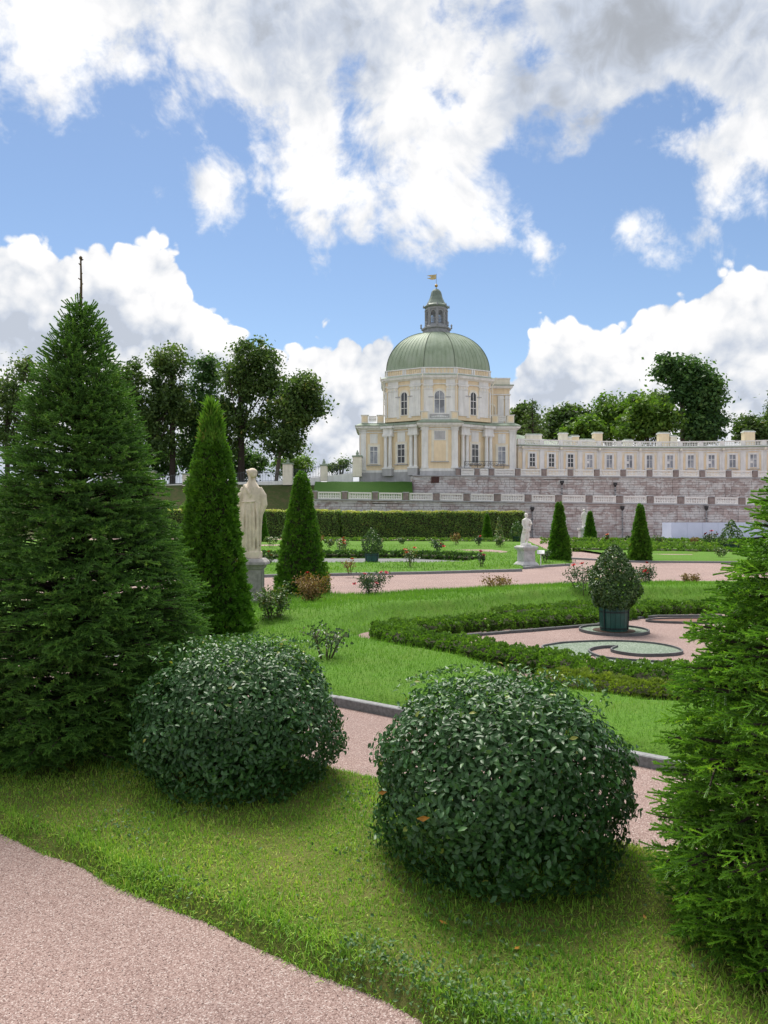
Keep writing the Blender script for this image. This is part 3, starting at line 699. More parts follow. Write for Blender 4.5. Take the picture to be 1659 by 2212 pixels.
spruce('lush light green spruce growing in the drier grass by the path', (2.02, 3.2, 0.05),
       [(2.85, .03), (2.5, .12), (2.14, .27), (1.76, .44), (1.48, .57), (1.12, .71), (.76, .78), (.46, .82), (.2, .82), (.04, .74)], 2.85, 'spruce_light', 9, 12, 0.005, 0.070, 0.0155, 2900, fan_len=(.09, .20))

def quad_cloud(name, C, Nrm, S, mat, tint, parent=None, rand=0.7, asp=0.6):
    n = len(C); Nn = unit(Nrm + RNG.normal(0, rand, (n, 3))); r = RNG.normal(0, 1, (n, 3)); A_ = unit(r - (r * Nn).sum(1)[:, None] * Nn); B_ = np.cross(Nn, A_)
    s = S[:, None]
    V = np.stack([C - A_ * s, C - B_ * s * asp + Nn * s * .15, C + A_ * s, C + B_ * s * asp + Nn * s * .15], 1).reshape(-1, 3)
    Qd = np.arange(4 * n).reshape(-1, 4)
    return put(bpy.data.objects.new(name, mesh_np(name, V, quads=Qd, mats=(mat,), tint=np.repeat(tint, 4).clip(0, 1))), parent)
def sprays(name, C, D, L, W, mat, tint, parent, nf=4):
    """flat fan of narrow leaflets from each point C along D"""
    n = len(C); D = unit(D); u, w = perp(D); roll = RNG.uniform(0, pi, n); S = u * np.cos(roll)[:, None] + w * np.sin(roll)[:, None]; V = []
    for k in range(nf):
        a = (k - (nf - 1) / 2) * 0.55 + RNG.normal(0, .12, n); dd = D * np.cos(a)[:, None] + S * np.sin(a)[:, None]; sd_ = unit(np.cross(dd, np.cross(D, S) + RNG.normal(0, .3, (n, 3))))
        l = (L * RNG.uniform(.7, 1.1, n))[:, None]; ww = (W * .5)[:, None]
        V.append(np.stack([C + dd * l * .15 - sd_ * ww * .5, C + dd * l * .15 + sd_ * ww * .5, C + dd * l * .6 + sd_ * ww, C + dd * l * .6 - sd_ * ww, C + dd * l], 1))
    V = np.stack(V, 1).reshape(-1, 3); m = n * nf; k = np.arange(m)[:, None] * 5
    me = mesh_np(name, V, tris=k + np.array([[3, 2, 4]]), quads=k + np.array([[0, 1, 2, 3]]), mats=(mat,), tint=np.repeat(tint, nf * 5).clip(0, 1))
    return put(bpy.data.objects.new(name, me), parent)
def thuja(label, base, H, prof, n, L, W, mat='thuja', group=None, shaggy=0.0, core=True, tshift=0.04):
    root = thing('thuja_tree', label, 'tree', base, group=group)
    ts = [p[0] for p in prof]; rs = [p[1] for p in prof]
    MB().tube([(0, 0, -.03), (0, 0, H * .6)], [0.05, 0.02], 6).build('trunk', 'bark', root)
    t = RNG.uniform(0, 1, n * 2); r = np.interp(t, ts, rs); keep = RNG.uniform(0, 1, n * 2) < (r / max(rs) + .04); t = t[keep][:n]; r = r[keep][:n]; m = len(t)
    a = RNG.uniform(0, 2 * pi, m)
    lump = 1 + 0.05 * np.sin(3 * a + 9 * t) + 0.04 * np.sin(7 * a - 23 * t) + 0.03 * np.sin(13 * a + 41 * t)
    row = np.floor(t * 26).astype(int); ca = a / (2 * pi) * 15 + .5 * (row % 2); cell = np.floor(ca).astype(int) % 15
    off = RNG.uniform(-.13, .06, (30, 16)); tcell = RNG.normal(0, .09, (30, 16)); dome = (1 - (2 * (ca % 1) - 1) ** 2) * (1 - (2 * ((t * 26) % 1) - 1) ** 2)
    lump = lump + off[row, cell] + .11 * (dome - .5)
    rad = r * lump * RNG.uniform(.88, 1.0, m)
    C = np.column_stack([rad * np.cos(a), rad * np.sin(a), t * H]); out = np.column_stack([np.cos(a), np.sin(a), np.zeros(m)])
    D = out * 0.75 + np.array([[0, 0, .75]]) + RNG.normal(0, .35, (m, 3))
    tint = 0.42 + tcell[row, cell] + RNG.normal(0, .14, m) + tshift
    if shaggy:
        top = t > 0.84; D[top] = np.column_stack([out[top] * .2, np.zeros(top.sum())])[:, :3] + np.array([[0, 0, 1.]]) + RNG.normal(0, .15, (top.sum(), 3)); Ls = np.where(top, L * (1 + shaggy * (t - .84) / .16), L); tint[top] += .22
    else: Ls = np.full(m, L)
    sprays('foliage', C, D, Ls, np.full(m, W), mat, tint, root, nf=3)
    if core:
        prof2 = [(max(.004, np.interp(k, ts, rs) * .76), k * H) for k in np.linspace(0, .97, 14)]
        c = MB().lathe(prof2, 14).build('shade_core', 'core_shade', root, smooth=True)  # solid core for opacity, shade inside the crown painted as dark colour
    return root
CONE = [(0, .93), (.04, 1.0), (.15, .93), (.35, .76), (.6, .53), (.8, .35), (.92, .24), (.97, .16), (1, .04)]
def cone(label, x, yb, yt, wpx, n, L, W, group=None, prof=CONE, **k):
    g = G(x, yb); d = g.y; H = (yb - yt) / F * d; R = wpx / 2 / F * d
    return thuja(label, (g.x, g.y, 0.05), H, [(t, r * R) for t, r in prof], n, L, W, group=group, **k)
COLM = [(0, 1.0), (.05, .98), (.26, .82), (.46, .68), (.66, .55), (.80, .40), (.88, .27), (.95, .13), (1, .03)]
cone('tall shaggy thuja cone between dark spruce and back-turned statue', 457, 1382, 888, 172, 13000, .085, .024, prof=COLM, shaggy=1.9)
cone('clipped thuja cone beside the back-turned statue', 651, 1290, 1024, 118, 7500, .085, .026)
cone('clipped thuja cone next to the white statue and its sign', 1208, 1214, 1088, 48, 3500, .13, .045, group='cone trees on the parterre')
cone('clipped thuja cone between the planter bush and the pale hoarding', 1383, 1214, 1093, 46, 3500, .13, .045, group='cone trees on the parterre')
cone('slim distant thuja cone beside the far statue and blue sign', 1274.5, 1171.5, 1107, 25, 1500, .22, .09)
cone('slim distant thuja cone in front of the long clipped hedge', 1052, 1168, 1113, 20, 1200, .22, .09)
cone('slim distant thuja cone half hidden behind the back-turned statue', 566, 1172, 1102, 26, 1200, .22, .09)

# round shrubs
def ball_shrub(label, base, R, H, n, leaf, seed, lean=0.0):
    rs = np.random.default_rng(seed); root = thing('round_shrub', label, 'shrub', base)
    st = MB()
    for k in range(16):
        a = rs.uniform(0, 2 * pi); r0 = rs.uniform(.05, .22); r1 = rs.uniform(.3, .8) * R
        st.tube([(r0 * cos(a), r0 * sin(a), -.03), (r1 * .5 * cos(a + .2), r1 * .5 * sin(a + .2), H * .45), (r1 * cos(a), r1 * sin(a), H * rs.uniform(.7, .9))], [.012, .009, .004], 5)
    st.build('stems', 'stem', root)
    u = rs.uniform(-1, 1, n * 2); a = rs.uniform(0, 2 * pi, n * 2)
    # superellipsoid shell; tucked in towards the ground
    c = np.sqrt(1 - u * u); pw = np.where(u < 0, 4.0, 2.2); k = (np.abs(c) ** pw + np.abs(u) ** pw) ** (-1 / pw)
    rr, zz = c * k, u * k
    zc = H * 0.46; low = 1.0
    lump = 1 + .045 * np.sin(3 * a + 4 * zz + seed) + .04 * np.sin(5 * a - 7 * zz) + .03 * np.sin(9 * a + 11 * zz)
    dep = 1 - np.abs(rs.normal(0, .085, n * 2)) + .02 * rs.normal(0, 1, n * 2)
    C = np.column_stack([R * rr * low * lump * dep * np.cos(a), R * rr * low * lump * dep * np.sin(a), zc + H * np.where(zz > 0, .54, .46) * zz * (1 + (lump - 1) * .4) * dep])
    Nr = np.column_stack([rr * np.cos(a), rr * np.sin(a), zz * 1.0 + .25])
    ok = C[:, 2] > 0.03; C, Nr, dep = C[ok][:n], Nr[ok][:n], dep[ok][:n]; m = len(C)
    tint = .42 + rs.normal(0, .18, m); young = rs.uniform(0, 1, m) < .012; tint[young] = rs.uniform(.9, 1.0, young.sum())
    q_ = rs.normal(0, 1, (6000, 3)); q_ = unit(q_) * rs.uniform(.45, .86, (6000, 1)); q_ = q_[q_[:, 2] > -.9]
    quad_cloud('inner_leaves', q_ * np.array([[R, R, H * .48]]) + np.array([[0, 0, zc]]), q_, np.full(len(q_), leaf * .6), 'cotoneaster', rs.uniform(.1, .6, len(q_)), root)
    leaf_cloud('foliage', None, C, unit(Nr), leaf * rs.uniform(.7, 1.2, m), leaf * .55 * rs.uniform(.8, 1.15, m), 'cotoneaster', tint.clip(0, 1), fold=.16, curl=.25, parent=root, rand=.42)
    # sparse upright sprigs on top
    k = int(m * .035); a = rs.uniform(0, 2 * pi, k); r = R * np.sqrt(rs.uniform(0, .75, k))
    C2 = np.column_stack([r * np.cos(a), r * np.sin(a), H * (1.005 - .16 * (r / R) ** 4) + rs.uniform(-.01, .03, k)])
    leaf_cloud('top_leaves', None, C2, np.tile([0, 0, 1.], (k, 1)), leaf * rs.uniform(.6, 1.0, k), leaf * .5 * rs.uniform(.7, 1.0, k), 'cotoneaster', rs.uniform(.5, 1.0, k), parent=root, rand=.8)
    return root
ball_shrub('round clipped shrub against the dark spruce', (-1.035, 5.3, .03), .712, 1.01, 15500, .041, 3)
rb = ball_shrub('round clipped shrub with a few yellow leaves, beside the light green spruce', (.64, 4.08, .03), .69, 1.01, 15500, .040, 8)
for x, y, d in ((826, 1712, 3.62), (914, 1768, 3.42), (1085, 1800, 3.4)):
    p = P(x, y, d) - Vector(rb.location); s = .032 if x != 826 else .024
    f = MB().add([(-s, 0, 0), (0, -.004, -s * .45), (s, 0, .004), (0, -.004, s * .45)], [(0, 1, 2, 3)]).build('yellow_leaf', 'fallen', rb, loc=p) if x < 1000 else None
for x, y, lb in ((365, 1834, 'dry orange leaf on the grass before the shrub that touches the spruce'), (1118, 2050, 'dry orange leaf on shaded grass below the shrub with yellow leaves'), (958, 1995, 'small dry leaf on the grass between round shrub and weedy turf edge'), (1395, 1985, 'dry orange leaf lying on thin grass beside the light green spruce')):
    g = G(x, y, .085); s = .022
    o = MB().add([(-s, 0, 0), (-s * .2, -s * .6, .006), (s, 0, .012), (s * .1, s * .6, .004)], [(0, 1, 2, 3)]).build('fallen_leaf', 'fallen', loc=g)
    o.rotation_euler = (.25, .1, random.uniform(0, 6)); tag(o, lb, 'leaf', 'fallen leaves on the near lawn')

# low hedges
def low_hedge(label, pts, w, h, dens, L, W, mat, group=None):
    pts = [Vector((p[0], p[1])) for p in pts]
    root = thing('low_hedge', label, 'hedge', (pts[0].x, pts[0].y, 0), group=group)
    seg = [(a, b, (b - a).length) for a, b in zip(pts[:-1], pts[1:])]; tot = sum(s[2] for s in seg)
    P_ = np.array([p[:] for p in pts]); cum = np.concatenate([[0], np.cumsum([s[2] for s in seg])])
    n = int(tot * (w + 2 * h) * dens); s = RNG.uniform(-w * .4, tot + w * .4, n); sc_ = np.clip(s, 0, tot)
    x = np.interp(sc_, cum, P_[:, 0]); y = np.interp(sc_, cum, P_[:, 1]); e = .05
    tx = np.interp(sc_ + e, cum, P_[:, 0]) - np.interp(sc_ - e, cum, P_[:, 0]); ty = np.interp(sc_ + e, cum, P_[:, 1]) - np.interp(sc_ - e, cum, P_[:, 1]); l = np.hypot(tx, ty); tx, ty = tx / l, ty / l
    ex = s - sc_
    ph = RNG.uniform(0, pi, n); k = (np.abs(np.cos(ph)) ** 4 + np.abs(np.sin(ph)) ** 4) ** -.25
    end = np.sqrt(np.clip(1 - (ex / (w * .5)) ** 2, 0.05, 1))
    o = -np.cos(ph) * k * w / 2 * end; z = np.sin(ph) * k * h
    lump = 1 + .08 * np.sin(4 * s + 3 * o) + .10 * np.sin(13 * s - 11 * o + 1) + .10 * np.sin(23 * s + 14 * o)
    z = z * lump * RNG.uniform(.85, 1.02, n); o = o * lump
    C = np.column_stack([x + tx * ex - ty * o - pts[0].x, y + ty * ex + tx * o - pts[0].y, z])
    D = np.column_stack([-ty * -np.cos(ph) * .8 + tx * ex, tx * -np.cos(ph) * .8 + ty * ex, np.sin(ph) + .35]) + RNG.normal(0, .4, (n, 3))
    tint = .42 + 0.8 * (lump - 1) + RNG.normal(0, .13, n)
    sprays('foliage', C, D, np.full(n, L), np.full(n, W * 1.15), mat, tint, root, nf=3)
    # solid dark heart of the hedge, its inner shade put into the colour
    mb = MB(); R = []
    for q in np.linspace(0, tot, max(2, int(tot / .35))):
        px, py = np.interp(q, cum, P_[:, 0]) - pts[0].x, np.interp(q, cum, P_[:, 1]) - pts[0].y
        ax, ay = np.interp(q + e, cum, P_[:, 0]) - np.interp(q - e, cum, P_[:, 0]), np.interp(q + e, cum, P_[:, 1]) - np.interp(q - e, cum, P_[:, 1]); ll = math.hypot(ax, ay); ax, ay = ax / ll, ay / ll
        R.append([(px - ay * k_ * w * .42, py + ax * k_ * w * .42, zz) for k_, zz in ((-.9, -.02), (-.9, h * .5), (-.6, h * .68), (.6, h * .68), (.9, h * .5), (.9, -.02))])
    mb.loft(R).build('shade_core', 'core_shade', root)
    return root
HX = 1.0
low_hedge('low dark green hedge curving round the back of the gravel bed', [(.15, 12.45), (1.05, 13.0), (2.2, 13.55), (3.2, 13.95), (4.1, 14.4), (5.5, 15.6), (6.9, 15.9), (9, 15.8)], .74, .205, 1100, .05, .026, 'yew_low')
low_hedge('second low hedge row behind the curved one, beside the lawn bank', [(2.45, 14.75), (3.5, 15.3), (4.5, 15.9), (5.3, 16.6)], .66, .2, 950, .05, .022, 'yew_low')
low_hedge('low green hedge sweeping round the front of the gravel bed', [(.1, 12.2), (.42, 11.5), (1.05, 10.85), (1.65, 10.15), (2.15, 9.5), (2.6, 9.0), (3.1, 8.7), (3.8, 8.55), (5.5, 8.35)], .68, .21, 1300, .047, .021, 'yew_low')
low_hedge('low yellow green hedge in front, bordering the bright lawn', [(2.0, 8.55), (2.5, 8.15), (3.0, 7.95), (3.6, 7.8), (5.2, 7.5)], .55, .18, 1600, .042, .017, 'yew_yellow')
far = 'low box hedges on the far parterre'
low_hedge('low dark hedge behind the dark mosaic bed', [(-9.5, 37.6), (-4, 40.4), (1.5, 40.2), (4.6, 37.0)], .8, .32, 110, .15, .06, 'laurel')
low_hedge('long low hedge strip below the wall, first row behind the paired cones', [G(1240, 1191), G(1330, 1192.5), G(1430, 1194), G(1560, 1196), G(1700, 1198)], 1.6, .35, 60, .18, .07, 'hedge_leaf')
low_hedge('long low hedge strip below the wall, second row behind the paired cones', [G(1215, 1183), G(1330, 1184.5), G(1480, 1186), G(1700, 1188)], 1.8, .35, 45, .22, .08, 'hedge_leaf')
low_hedge('long low hedge strip below the wall, third row by the wall walk', [G(1190, 1174.5), G(1330, 1175.5), G(1480, 1177), G(1700, 1178)], 2.2, .4, 34, .25, .09, 'hedge_leaf')
low_hedge('thin low hedge on the lawn under the long clipped hedge', [G(700, 1170), G(900, 1171), G(1120, 1172)], 1.2, .3, 34, .25, .09, 'hedge_leaf')

# tall clipped hedges
def tall_hedge(label, x0, x1, y0, y1, z1, n, mat='hedge_leaf'):
    root = thing('clipped_hedge', label, 'hedge', ((x0 + x1) / 2, y0, 0)); cx = (x0 + x1) / 2; w = x1 - x0; dp = y1 - y0
    MB().box(-w / 2 + .15, w / 2 - .15, .15, dp - .15, -.02, z1 - .15).build('shade_core', 'core_shade', root)  # solid filling box, darkened in colour for the shade between the leaves
    f = RNG.uniform(0, w * z1 + w * dp + 2 * dp * z1, n); C = np.zeros((n, 3)); N_ = np.zeros((n, 3))
    a, b, c = RNG.uniform(0, 1, n), RNG.uniform(0, 1, n), RNG.normal(0, .06, n)
    m1 = f < w * z1; m2 = (~m1) & (f < w * z1 + w * dp); m3 = (~m1) & (~m2); sd_ = RNG.uniform(0, 1, n) < .5
    wav = .07 * np.sin(a * w * 2.1) + .05 * np.sin(a * w * 5.3 + b * 7)
    C[m1] = np.column_stack([(a - .5) * w, c + wav, b * z1])[m1]; N_[m1] = (0, -1, .4)
    C[m2] = np.column_stack([(a - .5) * w, b * dp, z1 + c + wav * .7])[m2]; N_[m2] = (0, -.1, 1)
    C[m3] = np.column_stack([np.where(sd_, -w / 2, w / 2) + c, a * dp, b * z1])[m3]; N_[m3] = np.column_stack([np.where(sd_, -1., 1.), np.zeros(n), np.full(n, .4)])[m3]
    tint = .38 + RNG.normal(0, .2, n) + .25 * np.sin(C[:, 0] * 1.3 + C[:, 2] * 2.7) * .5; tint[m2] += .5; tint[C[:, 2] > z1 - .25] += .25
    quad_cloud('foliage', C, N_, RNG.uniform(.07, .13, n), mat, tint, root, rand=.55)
    return root
hx = lambda x, d=92: (x - CX) / F * d
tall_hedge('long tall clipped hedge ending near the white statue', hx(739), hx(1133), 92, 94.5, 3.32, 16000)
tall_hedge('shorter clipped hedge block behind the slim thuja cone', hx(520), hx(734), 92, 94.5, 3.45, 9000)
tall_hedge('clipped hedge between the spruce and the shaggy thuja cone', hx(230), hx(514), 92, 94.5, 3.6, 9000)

# ---------------------------------------------------------------- roses
def flower(parent, p, s, mat):
    mb = MB(); k0 = random.uniform(0, 6)
    for ring, (n, tilt, r) in enumerate(((5, 1.15, 1.0), (4, .7, .75), (3, .3, .5))):
        for i in range(n):
            a = k0 + 2 * pi * i / n + ring * .5; o = Vector((cos(a), sin(a), 0)); tt = Vector((-sin(a), cos(a), 0)); up = Vector((0, 0, 1))
            d = o * sin(tilt) + up * cos(tilt)
            mb.add([tt * -.12 * s, tt * .12 * s, d * s * r * .7 + tt * .42 * s * r, d * s * r + up * .05 * s, d * s * r * .7 - tt * .42 * s * r], [(0, 1, 2, 3, 4)])
    mb.lathe([(.05 * s, -.1 * s), (.3 * s, .1 * s), (.28 * s, .4 * s), (.05 * s, .62 * s)], 6)
    o = mb.build('flower', mat, parent, loc=p); o.rotation_euler = (random.uniform(-.4, .6), random.uniform(-.5, .5), 0); return o
ROSES = []
def rose(label, x, yb, w, h, leafmat, nleaf, leaf, fl=(), fmat='red_petal', stems=7, fsize=.045, bare=0.15, spread=.5, cat='rose bush', zb=None, name='rose_bush', group=None):
    """w, h measured in picture units at the bush's own distance; fl = flower spots as fractions (across, up)"""
    g = G(x, yb, .12 if zb is None else zb); d = g.y; W, H = w / F * d, h / F * d
    root = thing(name, label, cat, g, group=group); st = MB(); tips = []
    for k in range(stems):
        a = 2 * pi * k / stems + random.uniform(-.4, .4); r = W / 2 * random.uniform(.45, 1.0); hh = H * random.uniform(.65, 1.0)
        b = Vector((r * cos(a) * .25, r * sin(a) * .25, -.03)); m_ = Vector((r * cos(a) * .6, r * sin(a) * .6, hh * .5)); e = Vector((r * cos(a), r * sin(a), hh))
        st.tube([b, m_, e], [.008 + H * .004, .006 + H * .003, .003 + H * .001], 5); tips.append((b, m_, e))
        m2 = m_.lerp(e, .3); e2 = m2 + Vector((random.uniform(-.3, .3) * W, random.uniform(-.3, .3) * W, H * random.uniform(.15, .35))); st.tube([m2, e2], [.005 + H * .002, .003], 4); tips.append((m_, m2, e2))
    C = []; N_ = []; nleaf = int(nleaf * 1.7); fsize *= 1.25
    for i in range(nleaf):
        b, m_, e = random.choice(tips); t = random.uniform(bare, 1) ** .8
        p = b.lerp(m_, t * 2) if t < .5 else m_.lerp(e, t * 2 - 1)
        p = p + Vector((random.gauss(0, 1), random.gauss(0, 1), random.gauss(0, .6))) * spread * .16 * W
        C.append(p); N_.append(Vector((p.x, p.y, H * .35)).normalized())
    st.build('stems', 'stem', root)
    C = np.array(C); C[:, 2] = np.maximum(C[:, 2], .02)
    for u, v in fl:
        p = Vector(((u - .5) * W, -random.uniform(.1, .3) * W, v * H)); st2 = MB().tube([(p.x * .6, p.y * .6, H * min(.55, v * .6)), p], [.005, .003], 4).build('flower_stem', 'stem', root)
        flower(root, p, fsize, fmat)
    leaf_cloud('leaves', None, C, np.array(N_), leaf * RNG.uniform(.7, 1.2, nleaf), leaf * .6 * RNG.uniform(.8, 1.1, nleaf), leafmat, RNG.uniform(0, 1, nleaf), parent=root, rand=.7)
    return root
rose('bushy rose with pale green leaves beside the statue pedestal', 590, 1350, 92, 88, 'rose_green', 700, .055, stems=9, bare=.05)
rose('rust coloured dry rose bush with one red bloom against the thuja cone', 672, 1305, 84, 66, 'rose_dry', 900, .055, [(.42, 1.02)], 'red_petal', 9, .05, bare=.05)
rose('dark green rose bush with pink blooms at the lawn edge by the gravel walk', 803, 1284, 82, 50, 'rose_dark', 550, .06, [(.05, .45), (.62, .5), (.75, .95), (.32, .9), (.88, .95)], 'pink_petal', 8, .055)
rose('straggly rose with bare canes on the bright lawn', 703, 1424, 118, 80, 'rose_dark', 150, .055, [], 'orange_petal', 8, .03, bare=.35, spread=.6)
rose('golden brown dry rose bush beside the gravel walk opposite the white statue', 1074, 1277, 72, 33, 'rose_dry', 260, .055, stems=9, bare=.3)
rose('rose bush with red and orange blooms behind the planter', 1262, 1290, 84, 74, 'rose_dark', 330, .06, [(.16, .94), (.40, .98), (.80, 1.02)], 'red_petal', 6, .055, bare=.3, spread=.7)
rose('rose bush with a red flower cluster on the far side of the planter', 1394, 1273, 52, 56, 'rose_dark', 380, .06, [(.42, .72), (.55, .62), (.35, .66), (.48, 1.02), (.62, .70)], 'red_petal', 7, .055, bare=.25)
rose('small round tan dried bush alone at the edge of the gravel walk', 1491, 1267, 42, 28, 'rose_dry', 420, .05, stems=9, bare=.05)
# far roses
FR = [('rose bush with orange blooms on the far lawn beside the potted cone', 886, 1222, 36, 40, 'rose_green', 150, [(.2, .85), (.75, .95), (.3, .7)], 'orange_petal'),
      ('slender rose bush with small red buds on the lawn point before the white statue', 1040, 1222, 22, 32, 'rose_dark', 120, [(.7, .7), (.4, .95)], 'crimson_petal'),
      ('rose bush with a red bloom and thin spire at its middle on the far lawn', 944, 1192, 32, 28, 'rose_dark', 130, [(.92, .4), (.7, .6)], 'red_petal'),
      ('tall rose with a column of red flowers near the hedge gap', 739, 1197, 36, 38, 'rose_green', 120, [(.6, .9), (.62, .6), (.6, .75)], 'orange_petal'),
      ('pale green rose mound in front of the hedge gap', 712, 1182, 26, 18, 'rose_green', 140, [], 'red_petal'),
      ('dry leggy rose on the strip of lawn before the mosaic bed', 755, 1238, 30, 30, 'rose_dry', 70, [(.7, 1.0)], 'orange_petal'),
      ('small green rose mound between mosaic bed and long hedge', 867, 1174, 22, 14, 'rose_green', 110, [], 'red_petal'),
      ('dry rose with upright stems before the long hedge', 984, 1176, 24, 28, 'rose_dry', 90, [], 'red_petal'),
      ('small rose with a red flower next to the slim cone by the long hedge', 1034, 1178, 22, 20, 'rose_dark', 90, [(.6, .9)], 'red_petal'),
      ('rose bush with whitish leaves under a tall flower spike beside the long hedge', 1079, 1181, 30, 24, 'rose_green', 140, [(.3, .6), (.7, .5), (.5, .8)], 'white_petal'),
      ('dark rose behind the white statue pedestal', 1178, 1213, 26, 30, 'rose_dark', 120, [], 'red_petal'),
      ('rose with orange flowers by the wall walk next to the blue sign', 1310, 1172, 14, 18, 'rose_green', 60, [(.5, .4), (.6, .9)], 'orange_petal'),
      ('small dark rose by the wall walk before the drain pipe', 1356, 1172, 15, 16, 'rose_dark', 60, [], 'red_petal'),
      ('pale rose bush by the wall walk between paired cone and hoarding', 1423, 1174, 22, 17, 'rose_green', 90, [], 'red_petal'),
      ('low brownish rose before the pale hoarding', 1501, 1176, 24, 16, 'rose_dry', 90, [], 'red_petal'),
      ('upright rose with dark red heads before the pale hoarding', 1534, 1176, 34, 28, 'rose_dark', 130, [(.1, .8), (.52, 1.0), (.9, .75), (.4, .7)], 'crimson_petal'),
      ('wide yellowish rose on the lawn behind the light spruce', 1556, 1203, 36, 22, 'rose_green', 140, [], 'red_petal'),
      ('pale rose bush beside the half hidden cone by the statue', 584, 1182, 34, 24, 'rose_green', 120, [(.6, .8)], 'white_petal'),
      ('rose with coral blooms between the statue pedestal and the thuja cone', 583, 1216, 26, 26, 'rose_green', 90, [(.4, .9), (.6, .6)], 'orange_petal'),
      ('reddish dry rose before the tall hedge beside the gap', 690, 1176, 24, 20, 'rose_dry', 80, [], 'red_petal'),
      ('small leafy rose at the foot of the long hedge', 820, 1176, 24, 14, 'rose_green', 80, [], 'red_petal')]
for lb, x, yb, w, h, lm, n, fl, fm in FR:
    d = G(x, yb, .15).y
    rose(lb, x, yb, w, h, lm, n, .0030 * d, fl, fm, 6, .0026 * d, bare=.15, zb=.15)
# tall flower spike
g = G(1078, 1178, .15); sp_ = thing('flower_spike', 'tall pale green flower spike standing above a rose bush', 'flower', g)
MB().tube([(0, 0, 0), (0, 0, 2.1)], [.04, .02], 5).build('stem', 'stem', sp_)
t = RNG.uniform(.2, 1, 160); a = RNG.uniform(0, 2 * pi, 160); r = .45 * (1.08 - t)
leaf_cloud('leaves', None, np.column_stack([r * np.cos(a), r * np.sin(a), t * 2.2]), np.column_stack([np.cos(a), np.sin(a), np.ones(160)]), np.full(160, .22), np.full(160, .12), 'rose_green', RNG.uniform(.3, 1, 160), parent=sp_)

# ---------------------------------------------------------------- planters
plain('planter_green', (0.014, 0.085, 0.068), 0.45, 0.3, 8, 0.1, spec=.5)
plain('planter_band', (0.02, 0.035, 0.035), 0.4, 0.3, 10)
def potted(label, base, pw, ph, bw, bz, leaf, n, prof, staves=18):
    root = thing('potted_shrub', label, 'potted shrub', base)
    r0, r1 = pw * .46, pw * .5; pot = MB().lathe([(r0 * .9, .02), (r0 * .92, ph * .5), (r1 * .92, ph * .97), (r1 * .9, ph * .93)], 24).build('planter', 'planter_green', root)
    for i in range(staves):
        a0, a1 = 2 * pi * (i + .03) / staves, 2 * pi * (i + .97) / staves; V = []
        for z, r in ((0.0, r0), (ph, r1)):
            for rr, a in ((r, a0), (r, a1), (r - .02, a1), (r - .02, a0)): V.append((rr * cos(a), rr * sin(a), z))
        MB().hexa(V).build('stave', 'planter_green', pot)
    for z in (.13, .84):
        r = r0 + (r1 - r0) * z; MB().lathe([(r + .001, ph * (z - .035)), (r + .007, ph * (z - .03)), (r + .007, ph * (z + .03)), (r + .001, ph * (z + .035))], 24, cap=False).build('band', 'planter_band', pot)
    for a in (-.6, -2.55, .5, 2.5):
        c, s = cos(a), sin(a)
        MB().tube([(c * (r0 + .012), s * (r0 + .012), .03), (c * (r1 + .014), s * (r1 + .014), ph * 1.0), (c * (r1 + .01), s * (r1 + .01), ph * 1.07), (c * (r1 - .02), s * (r1 - .02), ph * 1.0)], .012, 5).build('handle', 'planter_band', pot)
    MB().lathe([(r1 * .9, ph * .86), (.01, ph * .93)], 16).build('soil', 'soil', root)
    MB().tube([(0, 0, ph * .8), (.02, 0, bz * .6)], [.03, .012], 6).build('stem', 'stem', root)
    ts = [p[0] for p in prof]; rs = [p[1] * bw / 2 for p in prof]; t = RNG.uniform(0, 1, n * 2); rr = np.interp(t, ts, rs); kp = RNG.uniform(0, 1, n * 2) < rr / max(rs) + .05; t, rr = t[kp][:n], rr[kp][:n]; n = len(t)
    a = RNG.uniform(0, 2 * pi, n); rad = rr * (1 - np.abs(RNG.normal(0, .13, n))) * (1 + .09 * np.sin(3 * a + 8 * t) + .07 * np.sin(7 * a - 13 * t))
    z0 = ph * .98; C = np.column_stack([rad * np.cos(a), rad * np.sin(a), z0 + t * (bz - z0)]); Nn = np.column_stack([np.cos(a), np.sin(a), .35 + t * .5])
    leaf_cloud('foliage', None, C, unit(Nn), leaf * RNG.uniform(.7, 1.2, n), leaf * .45 * RNG.uniform(.8, 1.1, n), 'laurel', RNG.beta(2, 2.5, n), parent=root, rand=.5)
    return root
LP = [(0, .62), (.08, .8), (.25, 1.0), (.45, .96), (.65, .76), (.82, .5), (.93, .28), (1, .06)]
potted('egg shaped bushy evergreen in a green banded wooden tub on the gravel ring', (PLX, PLY, .02), .50, .40, .88, 1.50, .072, 4600, LP)
g = G(803, 1215); potted('pointed evergreen cone in a dark green tub on the mosaic bed', (g.x, g.y, .01), .68, .42, .98, 1.66, .13, 900, LP, 12)
LP2 = [(0, .8), (.1, 1), (.4, .85), (.7, .5), (1, .06)]
g = G(1117, 1172); potted('small dark pointed evergreen in a tub at the end of the long hedge', (g.x, g.y, .1), .9, .5, 1.5, 2.2, .3, 260, LP2, 10)
g = G(1580, 1196); potted('dark pointed evergreen in a tub half hidden behind the light spruce', (g.x, g.y, .1), .9, .5, 1.5, 2.0, .25, 300, LP2, 10)

